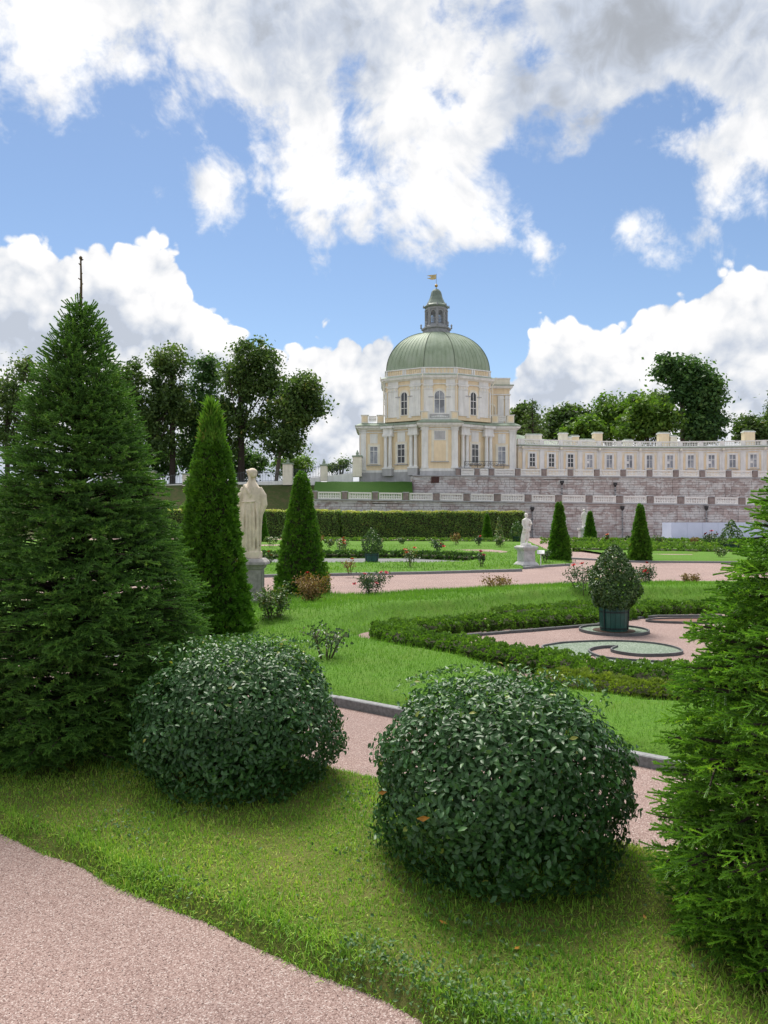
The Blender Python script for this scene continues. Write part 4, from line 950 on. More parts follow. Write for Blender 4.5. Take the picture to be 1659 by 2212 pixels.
# ---------------------------------------------------------------- statues
plain('marble_warm', (0.70, 0.61, 0.49), 0.75, 0.25, 5, 0.25, coord='Object', spec=.2, bscale=60)
plain('marble_white', (0.74, 0.72, 0.69), 0.7, 0.22, 5, 0.15, coord='Object', spec=.25, bscale=40)
plain('pedestal_stone', (0.34, 0.325, 0.315), 0.85, 0.4, 6, 0.4, coord='Object', bscale=50)
plain('pedestal_white', (0.55, 0.54, 0.55), 0.8, 0.25, 4, 0.2, coord='Object')
def remesh(mb, name, mat, parent, vox, smooth=6, loc=None):
    me = bpy.data.meshes.new(name); me.from_pydata(mb.v, [], mb.f); bm = bmesh.new(); bm.from_mesh(me); bmesh.ops.recalc_face_normals(bm, faces=bm.faces); bm.to_mesh(me); bm.free()
    o = bpy.data.objects.new(name, me); COL.objects.link(o)
    r = o.modifiers.new('r', 'REMESH'); r.mode = 'VOXEL'; r.voxel_size = vox
    s = o.modifiers.new('s', 'SMOOTH'); s.iterations = smooth; s.factor = .4
    dg = bpy.context.evaluated_depsgraph_get(); dg.update(); me2 = bpy.data.meshes.new_from_object(o.evaluated_get(dg)); bpy.data.objects.remove(o); bpy.data.meshes.remove(me)
    me2.name = name; me2.materials.clear(); me2.materials.append(MAT[mat]); me2.polygons.foreach_set('use_smooth', [True] * len(me2.polygons))
    q = put(bpy.data.objects.new(name, me2), parent)
    if loc is not None: q.location = loc
    return q
def ell(mb, c, r, n=14, m=9):
    return mb.loft([[(c[0] + r[0] * sin(pi * (k + .02) / (m + .04)) * cos(2 * pi * i / n), c[1] + r[1] * sin(pi * (k + .02) / (m + .04)) * sin(2 * pi * i / n), c[2] - r[2] * cos(pi * (k + .02) / (m + .04))) for i in range(n)] for k in range(m + 1)])
def drape(mb, rows, folds, n=72, amp=.02, seed=0):
    """rows of (z, left, right, depth, centre y): a body of cloth with hanging folds"""
    rings = []
    for z, l, r, dp, cy in rows:
        ring = []; z0 = rows[0][0]
        for i in range(n):
            a = 2 * pi * i / n; f = 1 + amp / max((r - l) / 2, .05) * folds(a, z)
            ring.append(((l + r) / 2 + (r - l) / 2 * cos(a) * f, cy + dp * sin(a) * f, z))
        rings.append(ring)
    return mb.loft(rings)
def interp_rows(rows, k=4):
    rows = sorted(rows); zs = [r[0] for r in rows]; out = []
    for z in np.linspace(zs[0], zs[-1], len(rows) * k): out.append((z,) + tuple(float(np.interp(z, zs, [r[j] for r in rows])) for j in range(1, 5)))
    return out
def woman(name, parent, mat, vox, s=1.0):
    mb = MB()
    R = [(.15, -.19, .19, .17, 0), (.35, -.20, .19, .17, 0), (.55, -.21, .20, .17, 0), (.75, -.235, .205, .17, 0), (.9, -.26, .205, .17, 0), (1.0, -.29, .21, .17, 0), (1.12, -.285, .235, .17, 0), (1.22, -.27, .25, .165, 0),
         (1.30, -.25, .245, .16, 0), (1.42, -.235, .25, .15, 0), (1.54, -.23, .225, .145, .01), (1.62, -.20, .19, .13, .01), (1.69, -.14, .14, .10, .015), (1.74, -.10, .10, .09, .02), (1.80, -.08, .08, .075, .02)]
    def fo(a, z):
        k = 1 if z < 1.28 else .45
        return k * (.6 * sin(8 * a + 1.2 * sin(2.2 * z)) + .35 * sin(13 * a + 2 * z) + .3 * sin(5 * a - 2 * z + 1)) * min(1, (1.75 - z) * 4)
    drape(mb, interp_rows(R, 5), fo, 120, .03)
    ell(mb, (.0, .02, 1.92), (.105, .12, .135)); ell(mb, (.04, -.05, 1.945), (.115, .10, .10)); ell(mb, (.075, -.08, 1.885), (.07, .065, .065)); ell(mb, (-.05, -.06, 1.97), (.07, .07, .055))      # head with hair gathered behind
    for k in range(7): a = k / 6 * pi; mb.tube([(-.085 + .17 * k / 6, -.02, 1.90 + .07 * sin(a)), (-.07 + .14 * k / 6, .05, 1.955 + .05 * sin(a))], .022, 6)
    mb.tube([(-.03, -.06, 1.86), (-.02, -.10, 1.72), (.0, -.145, 1.58), (.02, -.165, 1.42)], [.035, .04, .035, .02], 8)          # tress down the back
    mb.tube([(-.17, -.06, 1.66), (-.10, -.13, 1.58), (-.02, -.165, 1.47), (.0, -.17, 1.38)], [.04, .035, .03, .015], 8)          # fold over the shoulder
    mb.tube([(-.19, .0, 1.60), (-.285, -.03, 1.40), (-.31, -.02, 1.20), (-.24, .1, 1.05)], [.065, .07, .062, .05], 10)           # arm to the side
    mb.tube([(.19, .0, 1.60), (.285, -.01, 1.42), (.305, .0, 1.22), (.22, -.02, .98), (.20, -.03, .6), (.21, -.04, .28)], [.06, .085, .085, .055, .05, .035], 10)  # mantle on the arm
    for k in range(5):                                # deep hanging folds of the skirt
        x = -.175 + .088 * k; mb.tube([(x * .75, -.15, 1.26), (x, -.172, .95), (x * 1.02, -.178, .5), (x * 1.06, -.172, .12)], [.014, .030, .034, .034], 8)
    mb.tube([(-.23, -.13, 1.285), (-.05, -.172, 1.275), (.12, -.168, 1.29)], .014, 6)                                            # girdle
    mb.tube([(-.30, .02, 1.02), (-.24, .0, .78), (-.16, -.02, .48), (-.14, -.03, .15)], [.045, .055, .065, .07], 8)              # attribute held down at the side
    mb.tube([(-.33, .03, 1.06), (-.30, .02, 1.0)], [.05, .045], 8); mb.tube([(-.25, -.04, .72), (-.16, -.06, .42), (-.15, -.05, .12)], [.05, .06, .06], 8)
    mb.tube([(.12, -.12, .17), (.18, -.2, .16)], [.04, .03], 8); mb.prism([(x * s_, y * s_) for s_ in (1,) for x, y in ((-.24, -.21), (.20, -.22), (.235, -.1), (.23, .2), (-.22, .2), (-.26, .0))], 0, .15)
    if s != 1.0: mb.v = [tuple(c * s for c in v) for v in mb.v]
    mb.v = [(v[0] * .93, v[1], v[2]) for v in mb.v]
    return remesh(mb, name, mat, parent, vox, 2)
def pedestal(parent, prof, mat, panel=True, c=(0, 0), rz=0.0):
    """square pedestal: prof = (half width, z) pairs bottom to top"""
    for i, (h0, z0, h1, z1, nm) in enumerate(prof):
        o = MB().loft([[(-h0, -h0, z0), (h0, -h0, z0), (h0, h0, z0), (-h0, h0, z0)], [(-h1, -h1, z1), (h1, -h1, z1), (h1, h1, z1), (-h1, h1, z1)]]).build(nm, mat, parent, bevel=.008); o.rotation_euler.z = rz
sg = G(541, 1312); d = sg.y
pd = thing('pedestal', 'grey stone pedestal with panelled sides under the back-turned statue', 'pedestal', (sg.x, sg.y + .15, 0))
pedestal(pd, [(.33, -.03, .33, .28, 'base'), (.28, .28, .26, .32, 'base_moulding'), (.25, .32, .25, .86, 'die'), (.27, .86, .29, .90, 'necking'), (.29, .90, .31, .96, 'necking'), (.37, .96, .36, 1.02, 'cap'), (.36, 1.02, .28, 1.10, 'cap')], 'pedestal_stone')
for rz in (0, pi / 2, pi, -pi / 2):
    w_, z0, z1 = .17, .42, .80; m = MB(); ch = .06
    oc = [(-w_ + ch, z0), (w_ - ch, z0), (w_, z0 + ch), (w_, z1 - ch), (w_ - ch, z1), (-w_ + ch, z1), (-w_, z1 - ch), (-w_, z0 + ch)]
    for i in range(8):
        a, b = oc[i], oc[(i + 1) % 8]; m.tube([(a[0], -.253, a[1]), (b[0], -.253, b[1])], .012, 4)
    m.build('panel_moulding', 'pedestal_stone', pd).rotation_euler.z = rz
ws = thing('statue', 'weathered cream marble statue of a draped woman seen from behind', 'statue', (sg.x, sg.y + .15, 1.10)); woman('figure', ws, 'marble_warm', .012)
def nude(name, parent, mat, vox, s):
    mb = MB()
    ell(mb, (.02, .0, 1.63), (.085, .10, .12)); ell(mb, (.0, .03, 1.66), (.09, .085, .10)); ell(mb, (.06, -.085, 1.61), (.02, .025, .03))
    mb.tube([(.0, 0, 1.56), (.0, 0, 1.44)], [.058, .065], 10)
    drape(mb, interp_rows([(.84, -.15, .16, .13, 0), (.95, -.17, .17, .14, 0), (1.08, -.15, .15, .12, 0), (1.22, -.17, .17, .13, 0), (1.34, -.20, .20, .13, 0), (1.42, -.19, .19, .11, 0), (1.47, -.08, .08, .08, 0)], 4), lambda a, z: .3 * sin(3 * a), 32, .01)
    mb.tube([(.18, 0, 1.40), (.27, -.05, 1.24), (.26, -.14, 1.16), (.10, -.21, 1.20)], [.06, .055, .045, .035], 8)   # arm across the chest
    mb.tube([(-.18, 0, 1.40), (-.24, -.03, 1.16), (-.20, -.13, .95), (-.16, -.17, .88)], [.06, .055, .042, .04], 8)   # arm hanging with pipes
    for k in range(5): mb.tube([(-.14 + .02 * k, -.19, .80 + .02 * k), (-.10 + .018 * k, -.20, 1.12 + .01 * k)], .014, 5)
    mb.tube([(.07, 0, .88), (.10, -.05, .50), (.05, .02, .14), (.06, -.10, .09)], [.105, .085, .05, .04], 10)
    mb.tube([(-.08, 0, .88), (-.09, .01, .48), (-.11, .03, .14), (-.13, -.09, .09)], [.11, .09, .055, .04], 10)
    def fo(a, z): return .6 * sin(7 * a + 4 * z) + .5 * sin(4 * a - 6 * z)
    drape(mb, interp_rows([(.70, -.22, .06, .15, 0), (.80, -.20, .20, .17, 0), (.92, -.19, .24, .18, 0), (1.0, -.17, .22, .16, 0)], 4), fo, 40, .025)
    mb.tube([(.20, -.06, 1.36), (.25, .02, 1.12), (.23, .06, .95), (.26, .04, .80)], [.06, .07, .08, .05], 8)
    mb.tube([(-.16, .12, .0), (-.14, .12, .45), (-.12, .10, .75)], [.12, .10, .06], 8)
    mb.lathe([(.27, 0), (.28, .06), (.24, .12), (.15, .14)], 12)
    mb.v = [tuple(c * s for c in v) for v in mb.v]; return remesh(mb, name, mat, parent, vox, 3)
sg = G(1139.5, 1226); pd = thing('pedestal', 'white stone pedestal with oval panels under the white statue', 'pedestal', (sg.x, sg.y + .3, 0)); k_ = sg.y / F
pedestal(pd, [(.40, -.02, .40, .11, 'base'), (.40, .11, .33, .22, 'base_moulding'), (.31, .22, .29, .25, 'die'), (.285, .25, .275, .70, 'die'), (.29, .70, .31, .76, 'necking'), (.34, .76, .38, .84, 'cap'), (.385, .84, .37, .90, 'cap'), (.33, .90, .31, .93, 'cap')], 'pedestal_white', rz=.35)
for rz in (.35, .35 - pi / 2, .35 + pi / 2, .35 + pi):
    o = MB().tube([(.17 * cos(a), -.285, .47 + .17 * sin(a)) for a in np.linspace(0, 2 * pi, 17)], .012, 4).build('panel_moulding', 'pedestal_white', pd); o.rotation_euler.z = rz
ns = thing('statue', 'white marble statue of a standing half draped figure holding pipes', 'statue', (sg.x, sg.y + .3, .93), rz=.35); nude('figure', ns, 'marble_white', .015, .80)
sg = G(1262, 1170); pd = thing('pedestal', 'small distant pedestal beside the slim thuja cone at the wall', 'pedestal', sg)
pedestal(pd, [(.62, 0, .62, .3, 'base'), (.5, .3, .48, 1.2, 'die'), (.6, 1.2, .6, 1.4, 'cap')], 'pedestal_white')
fs = thing('statue', 'distant white draped statue before the retaining wall', 'statue', sg + Vector((0, 0, 1.4)), rz=pi); woman('figure', fs, 'marble_white', .035, .95)

# ---------------------------------------------------------------- signs and hoarding
plain('sign_grey', (0.45, 0.46, 0.47), 0.5, 0.15, 4); plain('sign_white', (0.78, 0.79, 0.80), 0.5, 0.1, 4); plain('sign_blue', (0.05, 0.13, 0.45), 0.5, 0.1, 4); plain('sign_text', (0.12, 0.13, 0.15), 0.6, 0.1, 4)
g = G(1168, 1226); si = thing('information_sign', 'small tilted information plate on a post beside the white statue', 'sign', (g.x, g.y, 0), rz=-.2)
MB().tube([(0, 0, 0), (0, 0, .60)], .02, 8).build('post', 'sign_white', si)
pl = MB().box(-.16, .16, -.11, .11, -.012, .012).build('plate', 'sign_grey', si, loc=(0, -.02, .66)); pl.rotation_euler = (.75, 0, 0)
pp = MB().box(-.145, .145, -.095, .095, .0125, .014).build('printed_sheet', 'sign_white', pl)
for k in range(6): MB().box(-.12, random.uniform(.04, .12), .06 - k * .025, .066 - k * .025, .0145, .015).build('text_line', 'sign_text', pl)
g = G(1294, 1161, 0); bs = thing('barrier_sign', 'white framed barrier with a blue notice beside the slim thuja cone', 'sign', (g.x, g.y, 0))
for x in (-1.0, 1.2): MB().tube([(x, 0, 0), (x, 0, 1.75)], .04, 6).build('post', 'sign_white', bs)
for z in (.25, .65, 1.05, 1.70): MB().box(-.96, 1.16, -.03, .03, z, z + .07).build('rail', 'sign_white', bs)
MB().box(-.95, .25, -.06, -.035, .80, 1.60).build('notice', 'sign_blue', bs)
MB().box(-.85, .15, -.07, -.062, 1.02, 1.12).build('text_line', 'sign_white', bs); MB().box(-.85, -.1, -.07, -.062, 1.28, 1.36).build('text_line', 'sign_white', bs)
plain('hoarding_blue', (0.56, 0.66, 0.84), 0.55, 0.08, 0.6)
hd_ = thing('hoarding', 'long pale blue sheet hoarding standing before the retaining wall', 'hoarding', (hx(1451, 89), 89, 0)); 
for k in range(7):
    MB().box(k * 1.85 + .01, (k + 1) * 1.85 - .01, -.03, .02, .05, 1.98).build('panel', 'hoarding_blue', hd_)
    if k: MB().box(k * 1.85 - .05, k * 1.85 + .05, .021, .08, 0, 1.9).build('post', 'sign_grey', hd_)
MB().box(-.02, .03, .03, 3.0, .05, 1.98).build('end_panel', 'hoarding_blue', hd_)

# ---------------------------------------------------------------- terraces and banks
def zl(x): return 5.02 - 0.0137 * (x + 5)         # ledge of the lower wall falls gently along its length
def zu(x): return 8.62 - 0.0075 * (x - 5)
def heights(name, label, xs, ys, fn, mat):
    gx, gy = np.meshgrid(xs, ys); V = np.column_stack([gx.ravel(), gy.ravel(), fn(gx, gy).ravel()]); nx, ny = len(xs), len(ys)
    i = (np.arange(ny - 1)[:, None] * nx + np.arange(nx - 1)).ravel()
    return tag(put(bpy.data.objects.new(name, mesh_np(name, V, quads=np.stack([i, i + 1, i + nx + 1, i + nx], 1), mats=(mat,), smooth=True))), label, kind='structure')
def bank(x, y):
    t = np.clip((y - 95) / 12.5, 0, 1); z = 7.75 * (t * t * (3 - 2 * t) * .45 + t * .55)
    return z + .12 * np.sin(x * .7) * np.sin(y * .5 + x * .2) - .02 + np.clip(x + 11, -60, 0) * .006 * t
heights('hill', 'olive green grass bank rising behind the clipped hedges', np.arange(-70, -9.4, .8), np.concatenate([np.arange(94, 110, .6), [118, 140, 200, 330]]), bank, 'lawn_bank')
def slope(x, y):
    t = np.clip((y - 98.6) / 4.6, 0, 1); return 4.93 + 2.75 * t + .03 * np.sin(x * 2.0 + y)
heights('hill', 'smooth dark green grass slope below the palace tower', np.arange(-9.6, 4.3, .5), np.concatenate([np.arange(97.6, 104, .4), [108, 112]]), slope, 'lawn_slope')
MB().box(-9.5, 75, 97.5, 104, -.5, 4.1).build('terrace', 'pink_gravel')['kind'] = 'structure'
MB().box(4.2, 75, 104.1, 140, 3, 8.2).build('terrace', 'pink_gravel')['kind'] = 'structure'
MB().box(-70, 80, 112, 400, 3, 7.6).build('terrain', 'lawn_bank')['kind'] = 'structure'

# ---------------------------------------------------------------- retaining walls built of stone blocks
m_, t_, b_ = newmat('wall_stone')
geo = t_.nodes.new('ShaderNodeNewGeometry')
oi = t_.nodes.new('ShaderNodeObjectInfo')
base = ramp(t_, tnoise(t_, 1.4, 3, .6, coord='World', stretch=(.6, 1, 1.6)), [(.35, (.40, .335, .325)), (.5, (.47, .405, .395)), (.68, (.52, .465, .455))])
isl = X(t_, geo.outputs['Random Per Island']) + X(t_, oi.outputs['Random']); rnd = isl._m('FRACT')
base = tmix(t_, 1.0, base, ramp(t_, rnd.s, [(0, (.86, .84, .84)), (.5, (1, 1, 1)), (1, (1.12, 1.12, 1.12))]), 'MULTIPLY')
patch = ramp(t_, tnoise(t_, .62, 7, .66, coord='World', stretch=(.7, 1, 1.5), dist=.6), [(.485, (0, 0, 0)), (.52, (1, 1, 1))])
plas = ramp(t_, tnoise(t_, 3.0, 5, .6, coord='World'), [(.3, (.54, .53, .53)), (.6, (.68, .67, .67))])
whole = ramp(t_, (rnd * 7.31)._m('FRACT').s, [(.80, (0, 0, 0)), (.82, (.6, .6, .6))])
col = tmix(t_, patch, tmix(t_, whole, base, plas), plas)
dirt = ramp(t_, tnoise(t_, 1.1, 5, .62, coord='World', stretch=(1.2, 1, .25)), [(.36, (.88, .87, .87)), (.56, (1, 1, 1))])
col = tmix(t_, 1.0, col, dirt, 'MULTIPLY')
t_.links.new(col, b_.inputs['Base Color']); b_.inputs['Roughness'].default_value = .9; b_.inputs['Specular IOR Level'].default_value = .15
tbump(t_, b_, tnoise(t_, 9, 5, .6, coord='World'), .5, .03)
plain('mortar', (.24, .22, .21), .95, .3, 3, .3)
plain('ledge', (.42, .43, .46), .8, .25, 2.5, .2, streak=False)
plain('rail_white', (.82, .81, .80), .65, .12, 2.0, .1)
plain('pier_stone', (.30, .245, .235), .85, .3, 2.5, .3)
plain('iron', (.05, .05, .055), .5, .3, 5); plain('pipe_grey', (.30, .31, .33), .5, .3, 3)
BLOCK = [MB().box(-.5, .5, -.5, .5, -.5, .5).build('stone_block', 'wall_stone') for _ in range(1)][0]
bm_ = bmesh.new(); bm_.from_mesh(BLOCK.data); bmesh.ops.bevel(bm_, geom=bm_.edges[:] , offset=.03, segments=1, affect='EDGES'); bm_.to_mesh(BLOCK.data); bm_.free(); BLOCK_ME = BLOCK.data; bpy.data.objects.remove(BLOCK)
def block_wall(label, x0, x1, y, zbot, ztop, row, piers, vis, limit=300):
    root = thing('retaining_wall', label, 'wall', (x0, y, 0)); rs = random.Random(4 + int(y)); cand = []
    zt = max(ztop(x0), ztop(x1)); z = zbot; nrow = int((zt - zbot) / row)
    for r in range(nrow + 1):
        za = zbot + r * row; x = x0 + rs.uniform(-.4, 0)
        while x < x1:
            w = rs.uniform(.5, 1.0); a, b = max(x, x0), min(x + w, x1); zb = min(za + row, ztop((a + b) / 2) - .45)
            if b - a > .15 and zb - za > .1: cand.append((a, b, za, zb, rs.uniform(0, .035) + (.03 if rs.random() < .08 else 0)))
            x += w
    for px in piers:                        # flat strips of blocks under every pier
        for r in range(nrow + 1):
            za = zbot + r * row; zb = min(za + row, ztop(px) - .45)
            if zb - za > .1: cand.append((px - .42, px + .42, za, zb, .10 + rs.uniform(0, .03)))
    cand.sort(key=lambda c: (not (vis[0] < c[0] < vis[1]), -c[2]))
    n = 0; rest = MB()
    for a, b, za, zb, dp in cand:
        g_ = .018
        if n < limit and vis[0] < a < vis[1]:
            o = bpy.data.objects.new('stone_block', BLOCK_ME); put(o, root); n += 1
            o.location = ((a + b) / 2 - x0, -dp + .2, (za + zb) / 2); o.scale = (b - a - 2 * g_, .4, zb - za - 2 * g_)
        else: rest.box(a + g_ - x0, b - g_ - x0, -dp, .3, za + g_, zb - g_)
    o = rest.build('stone_blocks', 'wall_stone', root); o['kind'] = 'stuff'
    def strip(name, d, za, zb, mat):
        m = MB(); N_ = 12
        for i in range(N_):
            a, b = x0 + (x1 - x0) * i / N_, x0 + (x1 - x0) * (i + 1) / N_
            m.hexa([(a - x0, -d, ztop(a) + za), (b - x0, -d, ztop(b) + za), (b - x0, .6, ztop(b) + za), (a - x0, .6, ztop(a) + za), (a - x0, -d, ztop(a) + zb), (b - x0, -d, ztop(b) + zb), (b - x0, .6, ztop(b) + zb), (a - x0, .6, ztop(a) + zb)])
        m.build(name, mat, root)
    strip('string_course', .08, -.45, -.30, 'wall_stone'); strip('frieze_band', .05, -.298, -.15, 'wall_stone'); strip('ledge', .30, -.148, .0, 'ledge')
    m = MB().box(0, x1 - x0, .05, .5, zbot - .3, min(ztop(x0), ztop(x1)) - .3).build('backing', 'mortar', root)
    return root
LP0, LSP = -9.15, 4.0
lp = [LP0 + LSP * i for i in range(18)]
block_wall('lower retaining wall of worn pink and grey stone blocks with peeling plaster', -9.6, 62, 97, 0, zl, .34, lp, (-3, 47))
UP0, USP = 15.0, 3.68
up = [4.55, 7.6] + [UP0 + USP * i for i in range(-1, 13)]
block_wall('upper retaining wall of pink stone blocks under the palace terrace', 4.0, 62, 103.5, 4.2, zu, .34, up, (4, 46))
MB().box(-.25, .25, 0, 8, 4.2, 8.4).build('side_wall', 'wall_stone', bpy.data.objects['retaining_wall.001'], loc=(.0, .2, 0))
# small barred vent and rain pipes
vt = thing('wall_vent', 'small rusty square vent in the upper retaining wall', 'vent', P(940, 1036.5, 103.35)); plain('rust', (.12, .05, .04), .8, .4, 6)
MB().box(-.55, .55, -.03, .1, -.42, .42).build('frame', 'rust', vt); [MB().box(x - .03, x + .03, -.06, -.031, -.4, .4).build('bar', 'iron', vt) for x in (-.35, -.1, .15, .4)]
def pipe(label, x, y0, y1, d):
    a, b = P(x, y0, d), P(x, y1, d); r = thing('rain_pipe', label, 'pipe', (a.x, d, max(0, b.z)))
    H = a.z - max(0, b.z); MB().tube([(0, 0, 0), (0, 0, H)], .09, 8).build('pipe', 'pipe_grey', r); MB().lathe([(.1, H), (.28, H + .35), (.28, H + .6), (.05, H + .6)], 8).build('hopper', 'iron', r)
    for k in (.3, .7): MB().box(-.13, .13, -.12, .13, H * k, H * k + .07).build('bracket', 'iron', r)
pipe('rain pipe with dark hopper on the lower wall behind the white statue', 1150, 1105, 1161, 96.6); pipe('pale rain pipe on the lower wall between the two cone trees', 1344.6, 1103, 1161, 96.6); pipe('rain pipe on the lower wall above the pale hoarding', 1526, 1103, 1161, 96.6)
pipe('short rain pipe on the upper wall above the white statue', 1214, 1048, 1075, 103.1); pipe('short rain pipe on the upper wall between two pilaster strips', 1329, 1052, 1078, 103.1)

# ---------------------------------------------------------------- balustrades
BAL = MB().lathe([(.075, 0), (.075, .05), (.045, .07), (.095, .2), (.10, .27), (.05, .47), (.045, .52), (.075, .55), (.075, .6)], 8).build('baluster', 'rail_white', smooth=False); BAL_ME = BAL.data; bpy.data.objects.remove(BAL)
def balustrade(label, y, piers, zf, pw, H, n, pier_mat='pier_stone', dense=True, skip=()):
    root = thing('balustrade', label, 'balustrade', (piers[0], y, 0)); x0 = piers[0]
    for i, px in enumerate(piers):
        z = zf(px); MB().box(px - x0 - pw / 2, px - x0 + pw / 2, -.28, .28, z, z + H - .1).build('pier', pier_mat, root, bevel=.015); MB().box(px - x0 - pw / 2 - .06, px - x0 + pw / 2 + .06, -.34, .34, z + H - .098, z + H + .03).build('pier_cap', 'ledge', root, bevel=.015)
        if i == len(piers) - 1 or i in skip: continue
        a, b = px + pw / 2 + .12, piers[i + 1] - pw / 2 - .12; za, zb = zf(a), zf(b); L = b - a
        for nm, u0, u1, h0, h1, t in (('bottom_rail', 0, L, .02, .17, .15), ('top_rail', 0, L, .78, .95, .16), ('end_post', 0, .16, .172, .778, .13), ('end_post', L - .16, L, .172, .778, .13)):
            s = lambda u: za + (zb - za) * u / L
            MB().hexa([(a + u0 - x0, -t, s(u0) + h0), (a + u1 - x0, -t, s(u1) + h0), (a + u1 - x0, t, s(u1) + h0), (a + u0 - x0, t, s(u0) + h0), (a + u0 - x0, -t, s(u0) + h1), (a + u1 - x0, -t, s(u1) + h1), (a + u1 - x0, t, s(u1) + h1), (a + u0 - x0, t, s(u0) + h1)]).build(nm, 'rail_white', root)
        for k in range(n):
            u = .16 + (L - .32) * (k + .5) / n; o = bpy.data.objects.new('baluster', BAL_ME); put(o, root); o.location = (a + u - x0, 0, za + (zb - za) * u / L + .172); o.scale = (1, 1, 1.008)
    return root
balustrade('white balustrade with pink stone piers on the lower terrace wall', 96.98, lp[:17], zl, .74, 1.02, 12)
balustrade('white balustrade with pink piers on the upper terrace before the gallery', 103.45, [10.35, 13.0] + [UP0 + USP * i for i in range(0, 13)], zu, .62, 1.0, 12)

# ---------------------------------------------------------------- palace materials
def stucco(name, c, c2, stain=.78):
    m, t, b = newmat(name)
    col = ramp(t, tnoise(t, 1.2, 5, .6, coord='World'), [(.35, c2), (.6, c)])
    col = tmix(t, 1.0, col, ramp(t, tnoise(t, 1.6, 6, .65, coord='World', stretch=(1.4, 1.4, .16)), [(.36, (stain, stain, stain * .98)), (.58, (1, 1, 1))]), 'MULTIPLY')
    t.links.new(col, b.inputs['Base Color']); b.inputs['Roughness'].default_value = .85; b.inputs['Specular IOR Level'].default_value = .2
    tbump(t, b, tnoise(t, 14, 4, .6, coord='World'), .15, .02)
stucco('stucco_yellow', (.84, .70, .50), (.79, .65, .46), .9); stucco('stucco_white', (.83, .83, .825), (.75, .755, .76), .84); stucco('stucco_cream', (.84, .79, .68), (.77, .72, .62), .88); stucco('plinth_grey', (.50, .50, .52), (.42, .42, .44), .8)
m, t, b = newmat('copper'); col = ramp(t, tnoise(t, 1.0, 5, .62, coord='World', stretch=(1, 1, .35)), [(.33, (.23, .29, .20)), (.5, (.29, .36, .26)), (.66, (.33, .39, .305))])
rs_ = ramp(t, tnoise(t, .5, 6, .7, coord='World'), [(.66, (1, 1, 1)), (.74, (.95, .78, .58))]); t.links.new(tmix(t, 1.0, col, rs_, 'MULTIPLY'), b.inputs['Base Color']); b.inputs['Roughness'].default_value = .65; b.inputs['Metallic'].default_value = 0.0; b.inputs['Specular IOR Level'].default_value = .35
plain('roof_green', (.30, .37, .29), .7, .25, 2.0, .1); plain('seam_dark', (.22, .27, .20), .7, .2, 3); plain('lantern_grey', (.29, .305, .32), .6, .25, 3); plain('lantern_roof', (.17, .22, .185), .6, .25, 2)
plain('gold', (.45, .30, .08), .4, .3, 6, metal=.6); plain('vane', (.60, .50, .25), .5, .35, 2.5); plain('dark_line', (.16, .16, .16), .8, .3, 4)
m, t, b = newmat('glass_dark'); b.inputs['Base Color'].default_value = (.015, .018, .022, 1); b.inputs['Roughness'].default_value = .06; b.inputs['Specular IOR Level'].default_value = .6
t.links.new(ramp(t, tnoise(t, .9, 3, .5, coord='World'), [(.4, (.012, .014, .018)), (.65, (.06, .065, .075))]), b.inputs['Base Color'])
m, t, b = newmat('glass_pale'); b.inputs['Roughness'].default_value = .15; b.inputs['Specular IOR Level'].default_value = .7      # drawn blinds behind the panes
t.links.new(ramp(t, tnoise(t, .8, 4, .55, coord='World'), [(.35, (.13, .14, .165)), (.5, (.24, .26, .30)), (.66, (.40, .41, .44))]), b.inputs['Base Color'])

# ---------------------------------------------------------------- palace tower
TX, TY = 7.84, 104.0
pal = thing('palace', 'cream and white domed palace tower with green roof and lantern', 'palace', (TX, TY, 0))
Zp, Z1, Z2, Z3, Z4, Z5, Z6, Z7, Z8, Z9 = 8.62, 9.6, 15.65, 16.35, 16.5, 17.55, 21.5, 22.4, 23.0, 23.95
LOW = [(-2.6, 0), (2.6, 0), (2.6, 1.2), (7.9, 3.9), (11.3, 3.9), (11.3, 11), (-11.3, 11), (-11.3, 3.9), (-7.9, 3.9), (-2.6, 1.2)]
OCT = [(-2.25, .6), (2.25, .6), (7.6, 3.4), (7.6, 10.6), (2.25, 13.4), (-2.25, 13.4), (-7.6, 10.6), (-7.6, 3.4)]
OC = (0, 7.0)
def poly_off(poly, k):
    out = []; n = len(poly)
    for i in range(n):
        a, b, c = Vector(poly[i - 1]), Vector(poly[i]), Vector(poly[(i + 1) % n]); t1, t2 = (b - a).normalized(), (c - b).normalized()
        n1, n2 = Vector((t1.y, -t1.x)), Vector((t2.y, -t2.x)); s = (n1 + n2); den = 1 + n1.dot(n2)
        out.append(tuple(b + s * (k / max(den, .25))))
    return out
def band(poly, k, z0, z1, name, mat, k1=None, closed_top=True):
    a, b = poly_off(poly, k), poly_off(poly, k if k1 is None else k1); n = len(a)
    m = MB(); V = [(p[0], p[1], z0) for p in a] + [(p[0], p[1], z1) for p in b]
    m.add(V, [tuple(range(n - 1, -1, -1)), tuple(range(n, 2 * n))] + [(i, (i + 1) % n, n + (i + 1) % n, n + i) for i in range(n)])
    return m.build(name, mat, pal)
band(LOW, 0, 7.0, Z2, 'wall', 'stucco_yellow'); band(LOW, .16, 6.6, Z1 - .35, 'plinth', 'plinth_grey'); band(LOW, .12, Z1 - .347, Z1, 'plinth_band', 'stucco_white')
band(LOW, .12, 15.05, 15.2, 'architrave', 'stucco_white'); band(LOW, .22, Z2 - .25, Z2, 'cornice', 'stucco_white', .45); band(LOW, .62, Z2 + .003, Z2 + .28, 'cornice', 'stucco_white', .72); band(LOW, .76, Z2 + .283, Z2 + .40, 'cornice_edge', 'seam_dark'); band(LOW, .70, Z2 + .403, Z4, 'roof_apron', 'roof_green', -.1)
